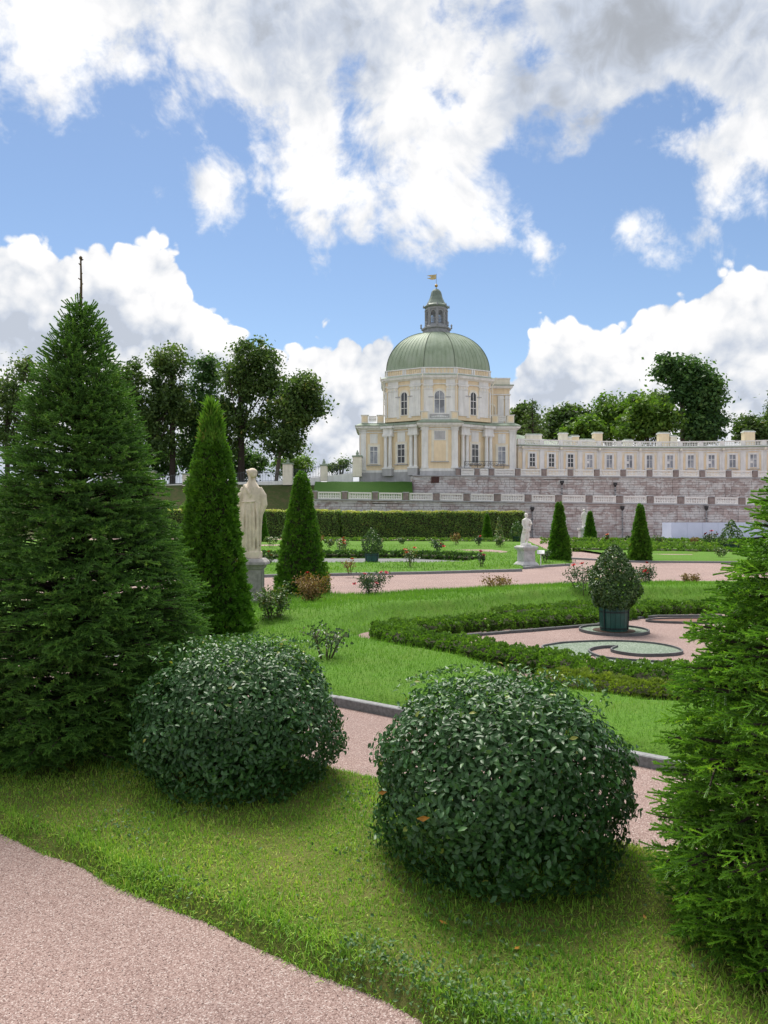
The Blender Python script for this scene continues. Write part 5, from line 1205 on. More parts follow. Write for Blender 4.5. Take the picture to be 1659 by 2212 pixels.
band(OCT, 0, Z4 + .003, Z7, 'wall', 'stucco_yellow'); band(OCT, .14, Z6, Z6 + .16, 'architrave', 'stucco_white', .2); band(OCT, .15, Z7 - .2, Z7, 'cornice', 'stucco_white', .4); band(OCT, .5, Z7 + .003, Z7 + .35, 'cornice', 'stucco_white', .62); band(OCT, .66, Z7 + .353, Z8, 'cornice_edge', 'roof_green', .2)
band(OCT, -.05, Z8 + .003, Z9 - .14, 'attic', 'stucco_cream'); band(OCT, .10, Z8 + .006, Z8 + .14, 'attic_base', 'stucco_white'); band(OCT, .12, Z9 - .137, Z9, 'attic_rail', 'stucco_white')
def part(name, mat, fn, parent=None, **k):
    m = MB(); fn(m); return m.build(name, mat, parent or pal, **k)
def pilaster(W, u0, u1, z0, z1, d=.12, mat='stucco_white', cap=True, name='pilaster'):
    W.box(MB(), u0, u1, z0 + .3, z1 - .45, 0, d).build(name, mat, pal)
    W.box(MB(), u0 - .06, u1 + .06, z0, z0 + .297, 0, d + .06).build(name + '_base', mat, pal)
    if cap:
        c = W.box(MB(), u0 - .04, u1 + .04, z1 - .447, z1 - .36, 0, d + .05).build(name + '_capital', mat, pal); W.box(MB(), u0, u1, z1 - .357, z1 - .16, 0, d + .02).build('neck', mat, c); W.box(MB(), u0 - .1, u1 + .1, z1 - .157, z1, 0, d + .1).build('abacus', mat, c)
def window(W, c, w, z0, z1, glass, arch=False, cols=2, rows=(.62,), parent=None, d=.0, frame=.09):
    """sash window: dark pane, white frame bars proud of it"""
    zs = z1 - w / 2 if arch else z1; fm = MB()
    if arch: W.arch(fm, c - w / 2, c + w / 2, z0, zs, d + .01, d + .09, frame=frame)
    else:
        for u0, u1 in ((c - w / 2, c - w / 2 + frame), (c + w / 2 - frame, c + w / 2)): W.box(fm, u0, u1, z0, z1, d + .01, d + .09)
        W.box(fm, c - w / 2 + frame, c + w / 2 - frame, z1 - frame, z1, d + .01, d + .09)
    W.box(fm, c - w / 2 + frame, c + w / 2 - frame, z0, z0 + frame, d + .01, d + .088)
    f = fm.build('window', 'stucco_white', parent or pal)
    pm = MB()
    if arch: W.arch(pm, c - w / 2 + .02, c + w / 2 - .02, z0 + .02, zs, d + .003, d + .02)
    else: W.box(pm, c - w / 2 + .02, c + w / 2 - .02, z0 + .02, z1 - .02, d + .003, d + .02)
    pm.build('pane', glass, f)
    for k in range(1, cols):
        u = c - w / 2 + w * k / cols; W.box(MB(), u - .035, u + .035, z0 + frame, z1 - frame * 1.2, d + .021, d + .06).build('muntin', 'stucco_white', f)
    for r in rows:
        z = z0 + (z1 - z0) * r; W.box(MB(), c - w / 2 + frame, c + w / 2 - frame, z - .04, z + .04, d + .021, d + .065).build('muntin', 'stucco_white', f)
    return f
def surround(W, c, w, z0, z1, fw=.28, panel=None, d=.07):
    m = MB(); W.box(m, c - w / 2 - fw, c - w / 2, z0 - .1, z1 + fw, .002, d); W.box(m, c + w / 2, c + w / 2 + fw, z0 - .1, z1 + fw, .002, d); W.box(m, c - w / 2, c + w / 2, z1, z1 + fw, .002, d - .002); m.build('surround', 'stucco_cream', pal)
    W.box(MB(), c - w / 2 - fw - .12, c + w / 2 + fw + .12, z0 - .22, z0 - .103, .002, .2).build('sill', 'plinth_grey', pal)
    if panel:
        W.box(MB(), c - w / 2 - .01, c + w / 2 + .01, panel[0], panel[1], .003, .045).build('panel', 'stucco_white', pal)
        W.box(MB(), c - w / 2 + .1, c + w / 2 - .1, panel[0] + .12, panel[1] - .12, .046, .07).build('panel_field', 'plinth_grey', pal)
# --- ground storey, middle bay
W0 = Wall(LOW[0], LOW[1]); L = W0.L
pilaster(W0, .05, .95, Z1, Z2 - .25, .16); pilaster(W0, L - .95, L - .05, Z1, Z2 - .25, .16)
surround(W0, L / 2, 1.7, 10.7, 15.0, .32, (13.55, 14.95)); W0.box(MB(), L / 2 - .85, L / 2 + .85, 10.7, 13.5, .003, .03).build('blind_window', 'stucco_yellow', pal)
# --- slanting bays with paired columns
for sgn in (-1, 1):
    W = Wall(LOW[2], LOW[3]) if sgn > 0 else Wall(LOW[8], LOW[9]); L = W.L
    c = L / 2 if sgn > 0 else L / 2 - .1
    surround(W, c, 1.25, 10.5, 13.3, .3); W.box(MB(), c - .62, c + .62, 13.62, 15.0, .003, .05).build('panel', 'stucco_white', pal)
    window(W, c, 1.25, 10.5, 13.3, 'glass_dark', rows=(.36, .74))
    for cu in (L * .16, L * .84):
        W.box(MB(), cu - .75, cu + .75, Z1 - .9, Z1 + .1, .17, .85).build('column_pedestal', 'plinth_grey', pal); W.box(MB(), cu - .8, cu + .8, Z1 + .103, Z1 + .3, .1, .9).build('column_pedestal_cap', 'stucco_white', pal)
        for s in (-.36, .36):
            p = W.p(cu + s, 0, .5); co = MB().lathe([(.34, Z1 + .303), (.34, Z1 + .4), (.28, Z1 + .5), (.27, 11.5), (.23, 14.1), (.25, 14.15), (.25, 14.22), (.31, 14.3), (.31, 14.4)], 16, (p[0], p[1])).build('column', 'stucco_white', pal)
        W.box(MB(), cu - .78, cu + .78, 14.403, 14.75, .05, .85).build('capital_block', 'stucco_white', pal); W.box(MB(), cu - .7, cu + .7, 14.753, Z2 - .1, .05, .75).build('entablature_block', 'stucco_white', pal)
        W.box(MB(), cu - .95, cu + .95, Z2 - .097, Z2 + .25, .3, 1.05).build('entablature_cornice', 'stucco_white', pal); W.box(MB(), cu - 1.0, cu + 1.0, Z2 + .253, Z2 + .38, .3, 1.12).build('entablature_edge', 'roof_green', pal)
        W.box(MB(), cu - .6, cu + .6, Z4 + .05, Z5 - .1, -1.2, .25).build('parapet_pier', 'stucco_cream', pal); W.box(MB(), cu - .7, cu + .7, Z5 - .097, Z5, -1.3, .35).build('parapet_pier_cap', 'stucco_white', pal); W.box(MB(), cu - .42, cu + .42, Z4 + .25, Z5 - .25, .251, .27).build('pier_panel', 'stucco_yellow', pal)
    W.box(MB(), L * .16 + .603, L * .84 - .603, Z4 + .05, Z5 - .2, -.6, -.3).build('parapet', 'stucco_cream', pal); W.box(MB(), L * .16 + .603, L * .84 - .603, Z5 - .197, Z5 - .1, -.7, -.2).build('parapet_rail', 'stucco_white', pal); W.box(MB(), L * .3, L * .7, Z4 + .25, Z5 - .35, -.299, -.28).build('parapet_panel', 'stucco_yellow', pal)
    # flat end bay
    W = Wall(LOW[3], LOW[4]) if sgn > 0 else Wall(LOW[7], LOW[8]); L = W.L
    u = L - .85 if sgn > 0 else .05
    pilaster(W, u, u + .8, Z1, Z2 - .25, .16); c = L * .42 if sgn > 0 else L * .58
    surround(W, c, 1.2, 10.5, 13.1, .3); W.box(MB(), c - .55, c + .55, 13.5, 14.9, .003, .05).build('panel', 'stucco_white', pal); window(W, c, 1.2, 10.5, 13.1, 'glass_pale', rows=(.72,))
    # terrace parapet on the end bay
    pc = [L - .65, .45] if sgn > 0 else [.65, L - .45]
    for q in pc:
        W.box(MB(), q - .5, q + .5, Z4 + .01, Z5 + .05, -1.0, -.05).build('parapet_pier', 'stucco_cream', pal); W.box(MB(), q - .58, q + .58, Z5 + .053, Z5 + .15, -1.08, .03).build('parapet_pier_cap', 'stucco_white', pal); W.box(MB(), q - .34, q + .34, Z4 + .2, Z5 - .1, -.049, -.03).build('pier_panel', 'stucco_yellow', pal)
    a, b = min(pc) + .6, max(pc) - .6
    W.box(MB(), a, b, Z5 - .1, Z5 + .02, -.6, -.4).build('top_rail', 'rail_white', pal); W.box(MB(), a, b, Z4 + .3, Z4 + .4, -.6, -.4).build('bottom_rail', 'rail_white', pal)
    for k in range(9):
        u = a + (b - a) * (k + .5) / 9; p = W.p(u, 0, -.5); o = bpy.data.objects.new('baluster', BAL_ME); put(o, pal); o.location = (p[0], p[1], Z4 + .4); o.scale = (.7, .7, .9)
    # side wall of the end bay
    Wsd = Wall(LOW[4], LOW[5]) if sgn > 0 else Wall(LOW[6], LOW[7]); pilaster(Wsd, .05, .85, Z1, Z2 - .25, .16); pilaster(Wsd, Wsd.L - .9, Wsd.L - .1, Z1, Z2 - .25, .16); surround(Wsd, Wsd.L / 2, 1.2, 10.5, 13.1, .3); window(Wsd, Wsd.L / 2, 1.2, 10.5, 13.1, 'glass_dark', rows=(.72,))
# middle bay balcony parapet
for q in (.5, 4.7):
    W0.box(MB(), q - .48, q + .48, Z4 + .01, Z5 + .05, -1.0, -.1).build('parapet_pier', 'stucco_cream', pal); W0.box(MB(), q - .56, q + .56, Z5 + .053, Z5 + .15, -1.08, -.02).build('parapet_pier_cap', 'stucco_white', pal); W0.box(MB(), q - .34, q + .34, Z4 + .2, Z5 - .1, -.099, -.08).build('pier_panel', 'stucco_yellow', pal)
W0.box(MB(), .99, 4.21, Z4 + .01, Z5 - .08, -.7, -.4).build('parapet', 'stucco_white', pal); W0.box(MB(), 1.2, 4.0, Z4 + .25, Z5 - .25, -.399, -.37).build('parapet_panel', 'plinth_grey', pal)
for k in range(10):
    u = 1.55 + 2.1 * k / 9; h = .12 + .16 * sin(pi * k / 9); W0.box(MB(), u - .09, u + .09, Z4 + .35, Z4 + .35 + h, -.369, -.34).build('carved_ornament', 'stucco_white', pal)
# --- upper storey faces
for i, nm in ((0, 'c'), (1, 'r'), (7, 'l'), (2, 's'), (6, 't')):
    W = Wall(OCT[i], OCT[(i + 1) % 8]); L = W.L; c = L / 2
    if i == 0: ww, pil = 1.55, [(.05, 1.30), (L - 1.30, L - .05)]
    elif i in (1, 7): ww, pil = 1.1, [(.45, 2.05), (L - 2.05, L - .45), (L - .22, L - .02) if i == 1 else (.02, .22)]
    else: ww, pil = 1.3, [(.5, 1.8), (L - 1.8, L - .5)]
    for a, b in pil:
        W.box(MB(), a, b, Z4 + .6, Z6 - .7, .002, .14).build('pilaster', 'stucco_white', pal)
        if b - a > .5:
            cp = W.box(MB(), a - .05, b + .05, Z6 - .697, Z6 - .6, .002, .2).build('pilaster_capital', 'stucco_white', pal); W.box(MB(), a + .06, b - .06, Z6 - .597, Z6 - .2, .002, .17).build('volute_band', 'stucco_white', cp); W.box(MB(), a - .08, b + .08, Z6 - .197, Z6 - .003, .002, .24).build('abacus', 'stucco_white', cp)
            for s in (.2, .5, .8): W.box(MB(), a + (b - a) * s - .09, a + (b - a) * s + .09, Z6 - .55, Z6 - .28, .171, .21).build('leaf_ornament', 'stucco_cream', cp)
            W.box(MB(), a - .02, b + .02, Z6 + .163, Z7 - .203, .002, .12).build('frieze_block', 'stucco_white', pal)
    z0, z1 = 17.3, 20.7; window(W, c, ww, z0, z1, 'glass_pale' if i == 0 else 'glass_dark', arch=True, rows=(.6, .3) if i else (.62,))
    W.arch(MB(), c - ww / 2 - .25, c + ww / 2 + .25, z0 - .4, z1 - ww / 2, .002, .1, frame=.25).build('arch_surround', 'stucco_cream', pal)
    for s in (-1, 1):
        q = c + s * (ww / 2 + .42); W.box(MB(), q - .2, q + .2, z0 - .4, z1 - ww / 2 - .25, .002, .09).build('window_pilaster', 'stucco_white', pal); W.box(MB(), q - .38, q + .38, z1 - ww / 2 - .247, z1 - ww / 2 - .12, .002, .2).build('impost', 'plinth_grey', pal)
    # attic blind balustrade: little uprights between piers
    n = 9 if i == 0 else 12
    for a, b in (((.25, L - .25),) if i == 0 else ((.35, L / 2 - .3), (L / 2 + .3, L - .35))):
        n2 = 8 if i == 0 else 8
        for k in range(n2):
            u = a + (b - a) * (k + .5) / n2; W.box(MB(), u - .1, u + .1, Z8 + .16, Z9 - .16, -.048, .03).build('attic_baluster', 'stucco_yellow', pal)
        W.box(MB(), a - .24, a - .02, Z8 + .15, Z9 - .14, -.048, .07).build('attic_pier', 'stucco_white', pal); W.box(MB(), b + .02, b + .24, Z8 + .15, Z9 - .14, -.048, .07).build('attic_pier', 'stucco_white', pal)
# downpipes at the corners
for i in (1, 2, 0, 7):
    p = Vector((*poly_off(OCT, .3)[i], 0)); q = Vector((*poly_off(OCT, .75)[i], 0)); MB().tube([q + Vector((0, 0, Z8 - .05)), q + Vector((0, 0, Z7 + .1)), p + Vector((0, 0, Z7 - .6)), p + Vector((0, 0, Z4 + .7))], .07, 6).build('downpipe', 'stucco_cream', pal)
for s in (-1, 1): MB().tube([(s * 3.4, .9, Z2 + .1), (s * 3.15, 1.1, Z2 - .4), (s * 2.85, 1.15, Z2 - 1.3), (s * 2.85, 1.15, Z1)], .09, 6).build('downpipe', 'stucco_yellow', pal)
# --- rear wing seen past the drum
WG = [(7.4, 8.2), (11.2, 8.2), (11.2, 14.5), (7.4, 14.5)]
band(WG, 0, Z4 + .2, 22.3, 'wing_wall', 'stucco_yellow'); band(WG, .16, 21.3, 21.45, 'wing_architrave', 'stucco_white'); band(WG, .35, 22.303, 22.65, 'wing_cornice', 'stucco_white', .55); band(WG, .58, 22.653, 22.8, 'wing_cornice_edge', 'roof_green'); band(WG, .05, 22.803, 23.75, 'wing_parapet', 'stucco_cream'); band(WG, .14, 23.753, 23.9, 'wing_parapet_rail', 'stucco_white')
W = Wall(WG[0], WG[1])
for a, b in ((2.0, 2.9), (3.1, 3.7)): W.box(MB(), a, b, Z4 + .3, 21.2, .002, .15).build('pilaster', 'stucco_white', pal); W.box(MB(), a - .06, b + .06, 20.7, 20.9, .003, .22).build('pilaster_capital', 'stucco_white', pal)
W.arch(MB(), .3, 1.75, Z4 + .3, 19.3, .002, .1, frame=.22).build('niche_surround', 'stucco_cream', pal)
# --- dome in eight facets
fine = [(sqrt(1 - ((z - 23.9) / 6.52) ** 2), z) for z in [23.9 + 6.2 * sin(k / 23 * pi / 2) for k in range(24)]]
def dpt(p, s, z, lift=0.0): return (OC[0] + (p[0] - OC[0]) * s * .985 * (1 + lift), OC[1] + (p[1] - OC[1]) * s * .985 * (1 + lift), z)
for i in range(8):
    a, b = OCT[i], OCT[(i + 1) % 8]
    m = MB(); m.loft([[dpt(a, s, z), dpt(b, s, z)] for s, z in fine], cap=False, closed=False); dm = m.build('dome_facet', 'copper', pal, smooth=True)
    n = 7 if i in (0, 4) else 9
    for k in range(n + 1):
        f = k / n; p = (a[0] + (b[0] - a[0]) * f, a[1] + (b[1] - a[1]) * f)
        MB().tube([dpt(p, s, z, .002) for s, z in fine], .035 if 0 < k < n else .06, 4).build('standing_seam', 'copper' if 0 < k < n else 'seam_dark', dm)
# --- lantern
lan = MB(); n8 = lambda r, z, ph=pi / 8 * 0: [(OC[0] + r * cos(2 * pi * i / 8 + ph), OC[1] + r * sin(2 * pi * i / 8 + ph), z) for i in range(8)]
lan.loft([n8(2.09, 29.9), n8(2.04, 30.7), n8(2.26, 30.8), n8(2.26, 31.0), n8(1.91, 31.15), n8(1.7, 31.4)]); la = lan.build('lantern', 'lantern_grey', pal)
lr = [n8(1.7, 34.0), n8(1.87, 34.15), n8(1.91, 34.3), n8(1.52, 34.6), n8(1.17, 35.2), n8(0.913, 35.8), n8(0.827, 36.2), n8(0.713, 36.6), n8(0.479, 36.88), n8(0.131, 37.02), n8(0.0522, 37.15)]
MB().loft(lr).build('lantern_roof', 'lantern_roof', la)
MB().loft([n8(1.68, 33.72), n8(1.7, 33.99)]).build('lantern_head', 'lantern_grey', la)
for i in range(8):
    c = (OC[0] + 1.58 * cos(2 * pi * i / 8), OC[1] + 1.58 * sin(2 * pi * i / 8)); MB().lathe([(.2, 31.3), (.15, 31.6), (.15, 33.4), (.2, 33.75)], 8, c).build('corner_post', 'lantern_grey', la)
    c = (OC[0] + 2.28 * cos(2 * pi * i / 8), OC[1] + 2.28 * sin(2 * pi * i / 8)); MB().lathe([(.05, 31.0), (.16, 31.1), (.10, 31.3), (.15, 31.55), (.02, 31.75)], 7, c).build('finial', 'lantern_grey', la)
    c = (OC[0] + 1.91 * cos(2 * pi * i / 8), OC[1] + 1.91 * sin(2 * pi * i / 8)); MB().lathe([(.10, 34.1), (.10, 34.35), (.03, 34.55)], 6, c).build('roof_knob', 'lantern_grey', la)
    W = Wall(n8(1.55, 0)[i], n8(1.55, 0)[(i + 1) % 8]); L = W.L
    for u0, u1 in ((.12, .26), (L - .26, L - .12)): W.box(MB(), u0, u1, 31.4, 33.75, -.12, .02).build('jamb', 'lantern_grey', la)
    W.box(MB(), .26, L - .26, 31.4, 31.55, -.12, .02).build('jamb', 'lantern_grey', la)
    fm = MB(); cc, r = L / 2, (L - .52) / 2; zs = 33.15; pts = [(cc - r * cos(pi * k / 8), zs + r * sin(pi * k / 8)) for k in range(9)]
    V = [W.p(u, z, .02) for u, z in pts] + [W.p(u, 33.72, .02) for u, z in pts] + [W.p(u, z, -.12) for u, z in pts]
    fm.add(V, [(k, k + 1, 10 + k, 9 + k) for k in range(8)] + [(18 + k, 19 + k, k + 1, k) for k in range(8)]); fm.build('arch_head', 'lantern_grey', la)
    for f in (.2, .4, .6, .8): u = .26 + (L - .52) * f; W.box(MB(), u - .02, u + .02, 31.55, zs + .25, -.07, -.03).build('glazing_bar', 'lantern_grey', la)
    for z in (31.95, 32.35, 32.75): W.box(MB(), .26, L - .26, z - (.05 if z == 32.35 else .02), z + (.05 if z == 32.35 else .02), -.075, -.025).build('glazing_bar', 'lantern_grey', la)
MB().tube([(OC[0], OC[1], 37.1), (OC[0], OC[1], 39.3)], .035, 6).build('mast', 'lantern_grey', pal)
ell(MB(), (OC[0], OC[1], 37.5), (.24, .24, .24)).build('finial_ball', 'gold', pal, smooth=True)
fl = MB(); top_, bot_ = [], []
for k in range(9):
    f = k / 8; x = -.05 - 1.35 * f; y = .12 * sin(f * 5); top_.append((OC[0] + x, OC[1] + y, 39.22 - .10 * f - .30 * max(0, f - .5))); bot_.append((OC[0] + x, OC[1] + y, 38.52 - .12 * sin(f * 3) + .10 * f))
for k in range(8):
    a, b, c, d = top_[k], top_[k + 1], bot_[k + 1], bot_[k]
    if k >= 4:                                   # swallow tail
        mid = lambda p, q, f: tuple(p[j] + (q[j] - p[j]) * f for j in range(3)); s0, s1 = (k - 4) / 4 * .42, (k - 3) / 4 * .42
        fl.add([a, b, mid(b, c, .5 - s1), mid(a, d, .5 - s0)], [(0, 1, 2, 3)]); fl.add([mid(a, d, .5 + s0), mid(b, c, .5 + s1), c, d], [(0, 1, 2, 3)])
    else: fl.add([a, b, c, d], [(0, 1, 2, 3)])
fo = fl.build('weather_vane', 'vane', pal); sm = fo.modifiers.new('thick', 'SOLIDIFY'); sm.thickness = .03
# iron balcony railing beside the middle bay
rail = thing('balcony_railing', 'wrought iron scroll railing above the upper balustrade', 'railing', (11.3, 104.2, 9.6))
for z in (0.0, .95): MB().box(0, 5.6, -.03, .03, z, z + .06).build('rail', 'iron', rail)
for k in range(4): MB().box(k * 1.85, k * 1.85 + .06, -.03, .03, .06, .95).build('post', 'iron', rail)
for k in range(9):
    cx = .42 + k * .6; MB().tube([(cx + .24 * (1 - q * .09) * cos(q * .9), 0, .5 + .33 * (1 - q * .09) * sin(q * .9)) for q in range(10)], .03, 4).build('scroll', 'iron', rail)

# ---------------------------------------------------------------- curved gallery
gal = thing('gallery_building', 'long curved cream gallery with a row of windows and rooftop balustrade', 'building', (20, 110, 0))
GX = [1149.6, 1190.4, 1232.3, 1272.4, 1315.6, 1359.2, 1402.4, 1446.6, 1491.9, 1536.1, 1582.7, 1627, 1673, 1720]
def gd(x): return 113.3 - 3.6 * ((x - 1430) / 300) ** 2
def gp(x): d = gd(x); return ((x - CX) / F * d - 20, d - 110)
BX = [1119] + [1128.8] + [(a + b) / 2 for a, b in zip(GX[:-1], GX[1:])] + [1745]
def run(z0, z1, d0, d1, name, mat):
    m = MB(); pts = [gp(x) for x in BX]
    for a, b in zip(pts[:-1], pts[1:]): W = Wall(a, b); W.box(m, 0, W.L, z0, z1, d0, d1)
    return m.build(name, mat, gal)
run(8.0, 13.1, -6, 0, 'wall', 'stucco_cream'); run(12.75, 12.9, .002, .12, 'string_course', 'stucco_white'); run(13.103, 13.35, -6, .25, 'cornice', 'stucco_white'); run(13.353, 13.5, -.5, .45, 'eaves_edge', 'roof_green'); run(8.0, 9.1, .002, .1, 'plinth', 'stucco_white')
pts = [gp(x) for x in BX]; gw = [Wall(a, b) for a, b in zip(pts[:-1], pts[1:])]
for i, W in enumerate(gw):
    if i == 0: W.box(MB(), .1, W.L, 9.2, 12.4, .002, .03).build('panel', 'stucco_yellow', gal); continue
    L = W.L; c = L / 2
    for u0, u1 in ((0, .36), (L - .36, L)): W.box(MB(), u0, u1, 9.103, 12.74, .002, .1).build('pilaster', 'stucco_white', gal)
    W.arch(MB(), c - 1.08, c + 1.08, 9.12, 11.75, .002, .03).build('arched_panel', 'stucco_yellow', gal)
    m = MB()
    for u0, u1 in ((c - .76, c - .5), (c + .5, c + .76)): W.box(m, u0, u1, 10.1, 12.55, .031, .09)
    W.box(m, c - .5, c + .5, 12.32, 12.55, .031, .088); m.build('surround', 'stucco_white', gal)
    W.box(MB(), c - .85, c + .85, 10.02, 10.12, .031, .17).build('sill', 'plinth_grey', gal)
    window(W, c, 1.0, 10.3, 12.32, 'glass_dark' if i < 4 else 'glass_pale', rows=(.62,) if i > 3 else (.36, .68), parent=gal, d=.03, frame=.07)
    if i > 3 and i % 2 == 0: W.box(MB(), c - .42, c - .08, 10.95, 11.35, .055, .1).build('casement', 'stucco_white', gal)
for i, x in enumerate([1128.8, 1211, 1294, 1381, 1469, 1560, 1650]):
    p = gp(x); MB().tube([(p[0], p[1] - .45, 13.3), (p[0], p[1] - .42, 13.0), (p[0], p[1] - .16, 12.6), (p[0], p[1] - .16, 9.0)], .07, 6).build('downpipe', 'stucco_white', gal); MB().box(p[0] - .16, p[0] + .16, p[1] - .6, p[1] - .3, 12.95, 13.25).build('gutter_box', 'stucco_cream', gal)
for i, W in enumerate(gw):
    L = W.L
    if i == 0: W.box(MB(), 0, L, 13.5, 14.4, -.3, -.05).build('parapet', 'rail_white', gal); continue
    W.box(MB(), -.3, .3, 13.503, 14.42, -.4, .02).build('parapet_pier', 'rail_white', gal); W.box(MB(), .303, L - .303, 14.25, 14.42, -.32, -.05).build('top_rail', 'rail_white', gal); W.box(MB(), .303, L - .303, 13.503, 13.7, -.32, -.05).build('bottom_rail', 'rail_white', gal)
    for k in range(10):
        p = W.p(.3 + (L - .6) * (k + .5) / 10, 0, -.18); o = bpy.data.objects.new('baluster', BAL_ME); put(o, gal); o.location = (p[0], p[1], 13.7); o.scale = (.85, .85, .92)
# low roof and chimneys
m = MB(); A_ = [Wall(a, b) for a, b in zip(pts[:-1], pts[1:])]
for i, W in enumerate(gw):
    z1 = 16.2 - .42 * i if i < 5 else 14.1
    z2 = 16.2 - .42 * (i + 1) if i + 1 < 5 else 14.1
    m.add([W.p(0, 13.55, -.5), W.p(W.L, 13.55, -.5), W.p(W.L, z2, -4.5), W.p(0, z1, -4.5), W.p(0, 13.5, -8), W.p(W.L, 13.5, -8)], [(0, 1, 2, 3), (3, 2, 5, 4)])
rf = m.build('roof', 'roof_green', gal)
for x, yb, yt, w, mat in ((1152, 955, 938, 34, 'stucco_cream'), (1216, 953, 935, 18, 'stucco_cream'), (1228, 955, 943, 11, 'stucco_cream'), (1240, 955, 941, 18, 'stucco_yellow'), (1267, 957, 949, 30, 'stucco_cream'), (1290, 958, 934, 19, 'stucco_yellow'), (1356, 958, 950, 18, 'stucco_cream'), (1432, 957, 934.5, 22, 'stucco_yellow'), (1453, 957, 941, 14, 'stucco_cream'), (1616, 955, 931, 23, 'stucco_yellow')):
    d = gd(x) + 2.2; a, b = P(x, yb, d), P(x, yt, d); hw = w / 2 / F * d; X_, Y_ = a.x - 20, d - 110
    ch = MB().box(X_ - hw, X_ + hw, Y_ - .5, Y_ + .5, 13.4, b.z - .25).build('chimney', mat, rf); MB().box(X_ - hw - .08, X_ + hw + .08, Y_ - .58, Y_ + .58, b.z - .247, b.z - .1).build('chimney_cap', 'stucco_white', rf); MB().box(X_ - hw + .05, X_ + hw - .05, Y_ - .4, Y_ + .4, b.z - .097, b.z + .08).build('chimney_hood', 'roof_green', rf)

# ---------------------------------------------------------------- fence on the bank
plain('fence_iron', (.10, .12, .13), .6, .3, 5)
FP = [(235, 1054, 1018, 19, 0), (325, 1052, 1016, 20, 1), (403, 1049, 1022, 14, 0), (470, 1046, 1012, 19, 0), (545, 1045, 1014, 14, 0), (622, 1042, 1000, 20, 1), (700, 1033, 1003, 14, 1), (772, 1024, 984, 19, 1)]
FD = 107.0
fen = thing('iron_fence', 'iron fence with cream stone pillars running up the grass bank', 'fence', (P(622, 1042, FD).x, FD, P(622, 1042, FD).z)); fo_ = fen.location.copy()
for x, yb, yt, w, ball in FP:
    a, b = P(x, yb + 6, FD) - fo_, P(x, yt, FD) - fo_; hw = w / 2 / F * FD; pl = MB().box(a.x - hw, a.x + hw, -hw, hw, a.z, b.z - .25).build('pillar', 'stucco_cream', fen)
    for k in range(5): z = a.z + .6 + (b.z - a.z - .9) * k / 5; MB().box(a.x - hw - .02, a.x + hw + .02, -hw - .02, hw + .02, z, z + .3).build('rusticated_course', 'stucco_cream', pl)
    MB().box(a.x - hw - .12, a.x + hw + .12, -hw - .12, hw + .12, b.z - .247, b.z - .05).build('cap', 'roof_green', pl)
    if ball: MB().lathe([(.3, b.z - .047), (.18, b.z + .15), (.24, b.z + .35), (.1, b.z + .6), (.03, b.z + .8)], 8, (a.x, 0)).build('urn', 'roof_green', pl)
for (x0, y0, t0, w0, _), (x1, y1, t1, w1, _) in zip(FP[:-1], FP[1:]):
    a, b = P(x0, y0, FD) - fo_, P(x1, y1, FD) - fo_; r0, r1 = w0 / 2 / F * FD, w1 / 2 / F * FD; xa, xb = a.x + r0, b.x - r1
    zf = lambda x: a.z + (b.z - a.z) * (x - a.x) / (b.x - a.x)
    MB().hexa([(xa, -.2, zf(xa) - 1.2), (xb, -.2, zf(xb) - 1.2), (xb, .2, zf(xb) - 1.2), (xa, .2, zf(xa) - 1.2), (xa, -.2, zf(xa) + .25), (xb, -.2, zf(xb) + .25), (xb, .2, zf(xb) + .25), (xa, .2, zf(xa) + .25)]).build('base_wall', 'stucco_white', fen)
    sag = lambda x: 1.75 - .35 * sin(pi * (x - xa) / (xb - xa))
    n = max(8, int((xb - xa) / .22))
    for hgt in (.12, None):
        MB().tube([(xa + (xb - xa) * k / 10, 0, zf(xa + (xb - xa) * k / 10) + .25 + (hgt if hgt else sag(xa + (xb - xa) * k / 10) - .12)) for k in range(11)], .03, 4).build('rail', 'fence_iron', fen)
    for k in range(n):
        x = xa + (xb - xa) * (k + .5) / n; MB().box(x - .022, x + .022, -.02, .02, zf(x) + .25, zf(x) + .25 + sag(x)).build('bar', 'fence_iron', fen)
bp_ = P(372, 1062, 106.6); plain('brick_red', (.26, .09, .07), .9, .3, 3, .3)
bw_ = thing('brick_patch', 'low run of exposed red brick under the fence', 'wall', (bp_.x, 106.55, bp_.z - .5))
for r in range(6):
    for k in range(9): MB().box(-2.4 + k * .52 + (r % 2) * .26, -2.4 + k * .52 + .49 + (r % 2) * .26, -.1, .15, r * .16, r * .16 + .14).build('brick', 'brick_red', bw_)

